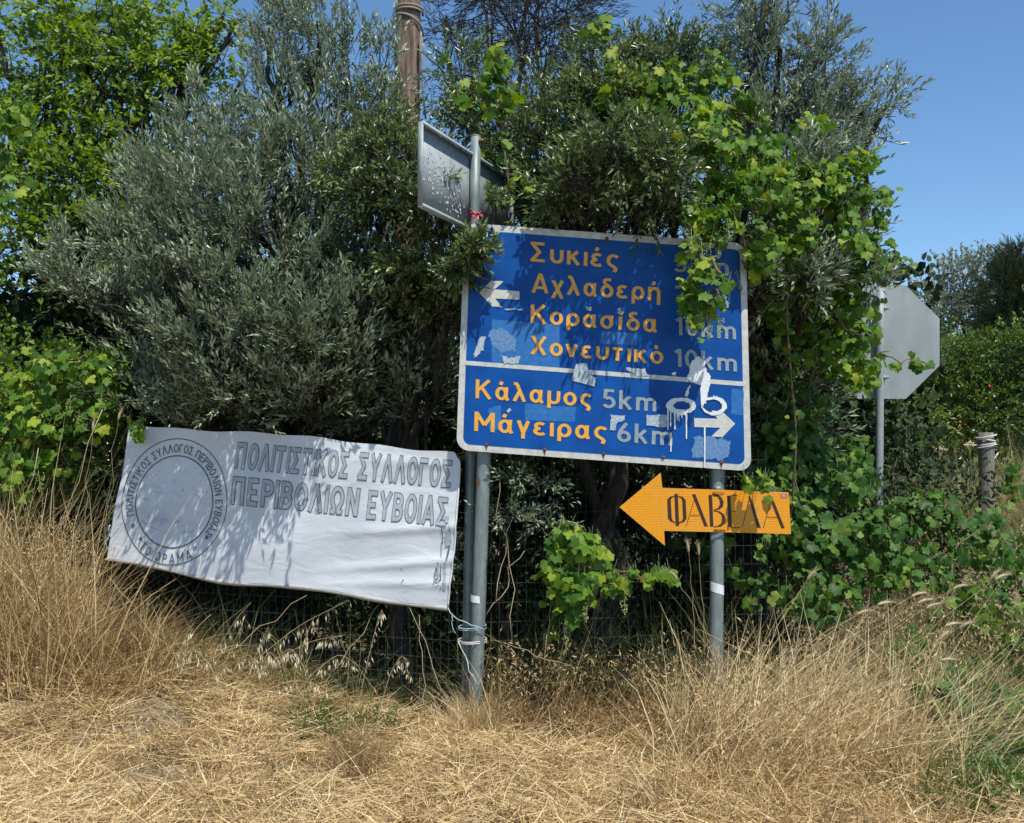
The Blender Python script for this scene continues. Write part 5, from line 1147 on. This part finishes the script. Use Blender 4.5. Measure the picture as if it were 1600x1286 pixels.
# single wild oat plants under the banner
def spikelet_mesh():
    b = MB(); v = []; f = []
    for s in (-1, 1):
        k = len(v); v += [[0, 0, 0], [s * .003, .0015, -.008], [s * .0045, 0, -.022], [s * .0008, -.001, -.010]]; f += [[k, k + 1, k + 2], [k, k + 2, k + 3]]
    return mesh_np('spikelet_mesh', np.array(v), [np.array(f)])
SM = spikelet_mesh(); SM.materials.append(M['oat'])
def oat(label, pxs, Y, nsp=20, droop=1.0):
    pts = np.array([P(a, b, Y + c) for a, b, c in pxs]); root = empty('wild_oat', (pts[0][0], pts[0][1], float(ground_z(pts[0][0], pts[0][1]))), label, 'grass stalk', 'wild oat stalks under the banner')
    t = np.linspace(0, 1, len(pts)); tt = np.linspace(0, 1, 18); c = np.stack([np.interp(tt, t, pts[:, i]) for i in range(3)], -1)
    for _ in range(2): c[1:-1] = (c[:-2] + c[1:-1] * 2 + c[2:]) / 4
    b = MB(); b.tube(c, np.linspace(.0022, .0008, 18), 4, False)
    inv = Matrix.Translation(-root.location); mats = []
    for k in range(nsp):
        s = random.uniform(.35, 1.0); p = np.array([np.interp(s, tt, c[:, i]) for i in range(3)])
        q = p + np.array([random.gauss(0, .014), random.gauss(0, .014), -random.uniform(.012, .03) * droop]); b.tube([p, (p + q) / 2 + [0, 0, .004], q], .0005, 3, False); mats.append(q)
    b.build('stem', M['oatstem'], root)
    for q in mats:
        ob = bpy.data.objects.new('spikelet', SM); col.objects.link(ob); ob.parent = root; ob.matrix_parent_inverse = inv
        ob.matrix_basis = Matrix.Translation(Vector(q)) @ Matrix.Rotation(random.uniform(0, 6.28), 4, 'Z') @ Matrix.Rotation(random.gauss(0, .35), 4, 'X') @ Matrix.Scale(random.uniform(1.1, 1.8), 4)
oats = [('wild oat stalk with its tip just below the banner middle', [(290, 1090, 0), (330, 1030, 0), (370, 965, 0), (392, 942, 0)]),
        ('longest wild oat stalk leaning right up to the banner edge near its tip', [(310, 1095, 0), (400, 1030, 0), (470, 975, 0), (545, 938, 0)]),
        ('wild oat stalk bent to the right low over the dark gap', [(350, 1090, .03), (430, 1030, .03), (490, 1000, .03), (540, 992, .03)]),
        ('leftmost wild oat stalk with few husks', [(262, 1085, 0), (275, 1030, 0), (290, 995, 0), (303, 982, 0)]),
        ('short wild oat stalk with a single husk at its tip', [(380, 1080, .05), (405, 1010, .05), (419, 980, .05)]),
        ('wild oat stalk arching down over the straw in the middle of the clump', [(430, 1100, -.05), (440, 1040, -.05), (420, 1015, -.05), (405, 1050, -.05)]),
        ('upright wild oat stalk near the right end of the clump', [(560, 1100, 0), (575, 1030, 0), (590, 970, 0), (597, 952, 0)]),
        ('wild oat stalk arching left below the banner seal', [(350, 1100, -.08), (330, 1040, -.08), (300, 1010, -.08), (282, 1040, -.08)]),
        ('wild oat stalk with dense husks beside the brown seed stalk', [(470, 1110, -.1), (480, 1050, -.1), (455, 1010, -.1), (430, 1030, -.1)])]
oats += [('wild oat stalk reaching straight up to the lower edge of the seal', [(300, 1100, .05), (340, 1060, .05), (368, 1000, .05), (384, 960, .05)]),
         ('low wild oat stalk sprawling flat over the straw below the others', [(330, 1120, -.12), (400, 1085, -.12), (460, 1060, -.12), (510, 1075, -.12)]),
         ('wild oat stalk curving right between the clump and the seed stalk', [(440, 1115, -.06), (490, 1050, -.06), (530, 1020, -.06), (560, 1040, -.06)]),
         ('wild oat stalk in the heart of the clump with its head nodding left', [(400, 1115, -.03), (410, 1060, -.03), (390, 1020, -.03), (365, 1035, -.03)]),
         ('nearly upright wild oat stalk rising from the middle of the clump', [(455, 1110, .02), (462, 1040, .02), (480, 990, .02), (492, 962, .02)])]
for k, (lb, q) in enumerate(oats): oat(lb, q, 5.85, 18 + (k % 3) * 5)
oat('wild oat stalk drooping over the bare dark gap left of the posts', [(590, 1120, 0), (610, 1050, 0), (630, 1020, 0), (640, 1060, 0)], 5.75, 22)

# foxtail stalks at the right
def foxtail(label, base, tip, Y, name='foxtail', r=.0075, group='foxtail stalks right of the signs'):
    a = P(base[0], base[1], Y); b = P(tip[0], tip[1], Y - .08); root = empty(name, (a[0], a[1], max(0.0, a[2] - .05)), label, 'grass stalk', group)
    c = curve_pts(a, b, 9, .012, .05); m = MB(); m.tube(c, np.linspace(.0020, .0009, 9), 4, False); m.build('stem', M['oatstem'], root)
    d = norm(c[-1] - c[-3]); h = MB(); pts = [b + d * .085 * t + np.array([.0, 0, -.028 * t * t]) for t in np.linspace(-.1, 1, 8)]
    h.tube(pts, r * np.array([.3, .8, 1, 1, .9, .7, .45, .1]), 6)
    for k in range(70):
        t = random.random(); p = b + d * .085 * t + np.array([0, 0, -.028 * t * t]); e = p + d * .020 + np.array([random.gauss(0, .010), random.gauss(0, .010), random.gauss(0, .010)])
        h.tube([p, e], [.0007, .0002], 3, False)
    h.build('seed_head', M['foxtail'], root)
fx = [((1240, 1080), (1425, 932), 'foxtail stalk leaning right, uppermost of the pale fan'), ((1225, 1090), (1435, 942), 'foxtail stalk with a bright head beside the uppermost one'), ((1250, 1110), (1448, 950), 'foxtail with the thickest head in the fan'),
      ((1210, 1050), (1372, 945), 'foxtail at the inner left of the fan'), ((1230, 1120), (1490, 920), 'longest foxtail reaching over the vine leaves at right'), ((1260, 1120), (1478, 978), 'foxtail bending right at mid height of the bank'),
      ((1300, 1140), (1500, 980), 'foxtail with curled tip above the weeds'), ((1290, 1130), (1470, 1032), 'lowest foxtail of the fan'), ((1180, 1030), (1262, 905), 'thin foxtail in front of the shaded vine wall'),
      ((1330, 1130), (1556, 905), 'foxtail stalk leaning far over towards the right edge'), ((1455, 1080), (1548, 905), 'upright bundle foxtail near the right edge'), ((1350, 1200), (1468, 1000), 'foxtail from the lower right tuft'),
      ((1200, 1070), (1340, 960), 'short foxtail low in the fan')]
for b_, t_, lb in fx: foxtail(lb, b_, t_, 5.3)
foxtail('thin stalk rising left of the right post under the arrow', (1085, 1010), (1076, 862), 5.85, group='stalks by the right sign post')
foxtail('second thin stalk just left of the right post', (1100, 1010), (1092, 866), 5.85, group='stalks by the right sign post')
foxtail('curved dry stalk bending over beneath the arrow sign', (1125, 1040), (1058, 905), 5.7, group='stalks by the right sign post')
foxtail('foxtail with arched cream head in front of the wooden post', (1470, 850), (1495, 766), 8.0, r=.012, group='foxtails by the wooden post')
foxtail('foxtail with arched head below the wooden post', (1490, 870), (1515, 792), 8.0, r=.012, group='foxtails by the wooden post')
foxtail('tall foxtail left of the banner corner', (160, 880), (185, 655), 6.6, group='stalks left of the banner')
foxtail('shorter foxtail left of the banner', (130, 850), (145, 672), 6.6, group='stalks left of the banner')

# long bare stalks leaning against the fence
def stalks():
    root_pts = [((20, 1010), (160, 640)), ((0, 980), (60, 700)), ((330, 960), (180, 1090)), ((250, 930), (120, 1080)), ((170, 900), (300, 1060)), ((480, 930), (300, 1050)), ((600, 935), (520, 1050)), ((640, 950), (690, 1080)), ((655, 960), (665, 1110)),
                ((780, 730), (800, 1000)), ((800, 760), (775, 940)), ((820, 860), (760, 960)), ((860, 930), (850, 1040)), ((770, 1000), (890, 1040))]
    LB = ['long pale stalk rising above the left grass to the shrub', 'bare stalk at the left edge of the grass', 'bare stalk slanting under the banner seal', 'bare stalk crossing the left tall grass', 'bare stalk falling right from the banner corner',
          'bare stalk slanting under the banner middle', 'bare stalk below the right half of the banner', 'bare stalk beside the bare dark gap near the posts', 'upright bare stalk just left of the thin post',
          'curved bare stalk hanging just right of the thick left post', 'thin bare stalk under the blue sign corner', 'bare stalk reaching from the left post to the low vine', 'bare stalk below the low vine leaves', 'bare stalk lying slantwise right of the twin posts']
    for k, (a, b) in enumerate(root_pts):
        m = MB(); Y = 6.0 if a[0] > 600 else 6.25
        m.tube(curve_pts(P(*b, Y), P(*a, Y + .1), 8, .03), np.linspace(.0026, .0014, 8), 5); o = m.build('dry_stalk', M['oatstem'])
        tag(o, None, 'grass stalk', 'bare stalks in front of the fence')
        o['label'] = LB[k]
stalks()

# white flower umbels near the wooden post
for (x, y, lb) in ((1468, 703, 'pale round seed head of wild carrot left of the wooden post'), (1466, 736, 'flat white wild carrot flower below the round seed head'), (1515, 696, 'white drooping wild carrot flower touching the wooden post')):
    c = P(x, y, 8.8); root = empty('wild_carrot', (c[0], c[1], float(ground_z(c[0], c[1]))), lb, 'wildflower', 'wild carrot flowers by the wooden post')
    m = MB(); m.tube(curve_pts(c, [c[0] + .03, c[1], .2], 6, .02), .004, 5, False); m.build('stem', M['greenstem'], root)
    m = MB(); r_ = np.random.default_rng(int(x))
    for k in range(60):
        a = r_.uniform(0, 6.28); rr = math.sqrt(r_.random()) * .055; q = c + np.array([rr * math.cos(a), rr * math.sin(a), (.02 if y > 720 else .05) * (1 - rr / .055) * r_.uniform(-.4, 1)]); s = .007
        m.add([q + np.array(d) * s for d in ((1, 0, 0), (-1, 0, 0), (0, 1, 0), (0, -1, 0), (0, 0, 1), (0, 0, -1))], np.zeros((0, 4), int), [[0, 2, 4], [2, 1, 4], [1, 3, 4], [3, 0, 4], [2, 0, 5], [1, 2, 5], [3, 1, 5], [0, 3, 5]])
        if k % 6 == 0: m.tube([c - [0, 0, .05], q], .001, 3, False)
    m.build('flower_head', M['oat'], root)

def grit():
    n = 2600; x = rng.uniform(-3.4, 3.2, n); y = rng.uniform(4.2, 6.2, n); z = ground_z(x, y) + .004
    s1 = rng.uniform(.004, .014, n) * np.where(rng.random(n) < .06, 2.2, 1)
    d = np.array([[1, 0, 0], [-1, 0, 0], [0, 1, 0], [0, -1, 0], [0, 0, .7], [0, 0, -.7]]); v = np.stack([x, y, z], -1)[:, None] + s1[:, None, None] * (d[None] * rng.uniform(.6, 1.3, (n, 6, 1)))
    f = np.array([[0, 2, 4], [2, 1, 4], [1, 3, 4], [3, 0, 4], [2, 0, 5], [1, 2, 5], [3, 1, 5], [0, 3, 5]])
    o = link('gravel', mesh_np('gravel', v.reshape(-1, 3), (f[None] + (np.arange(n) * 6)[:, None, None]).reshape(-1, 3)), M['stone']); tag(o, 'small stones scattered in the straw', 'gravel', kind='stuff')
grit()

# a stone in the straw at the left
bm = bmesh.new(); bmesh.ops.create_icosphere(bm, subdivisions=3, radius=1.0)
for v in bm.verts: v.co *= 1 + .16 * math.sin(v.co.x * 4 + 1) * math.cos(v.co.y * 5) + .08 * math.sin(v.co.z * 9)
g = P(125, 1119, 5.62); me = bpy.data.meshes.new('stone'); bm.to_mesh(me); bm.free()
o = link('stone', me, M['stone']); o.location = (g[0], 5.62, .06); o.scale = (.055, .045, .032); tag(o, 'small grey stone half buried in the straw at the lower left', 'stone')
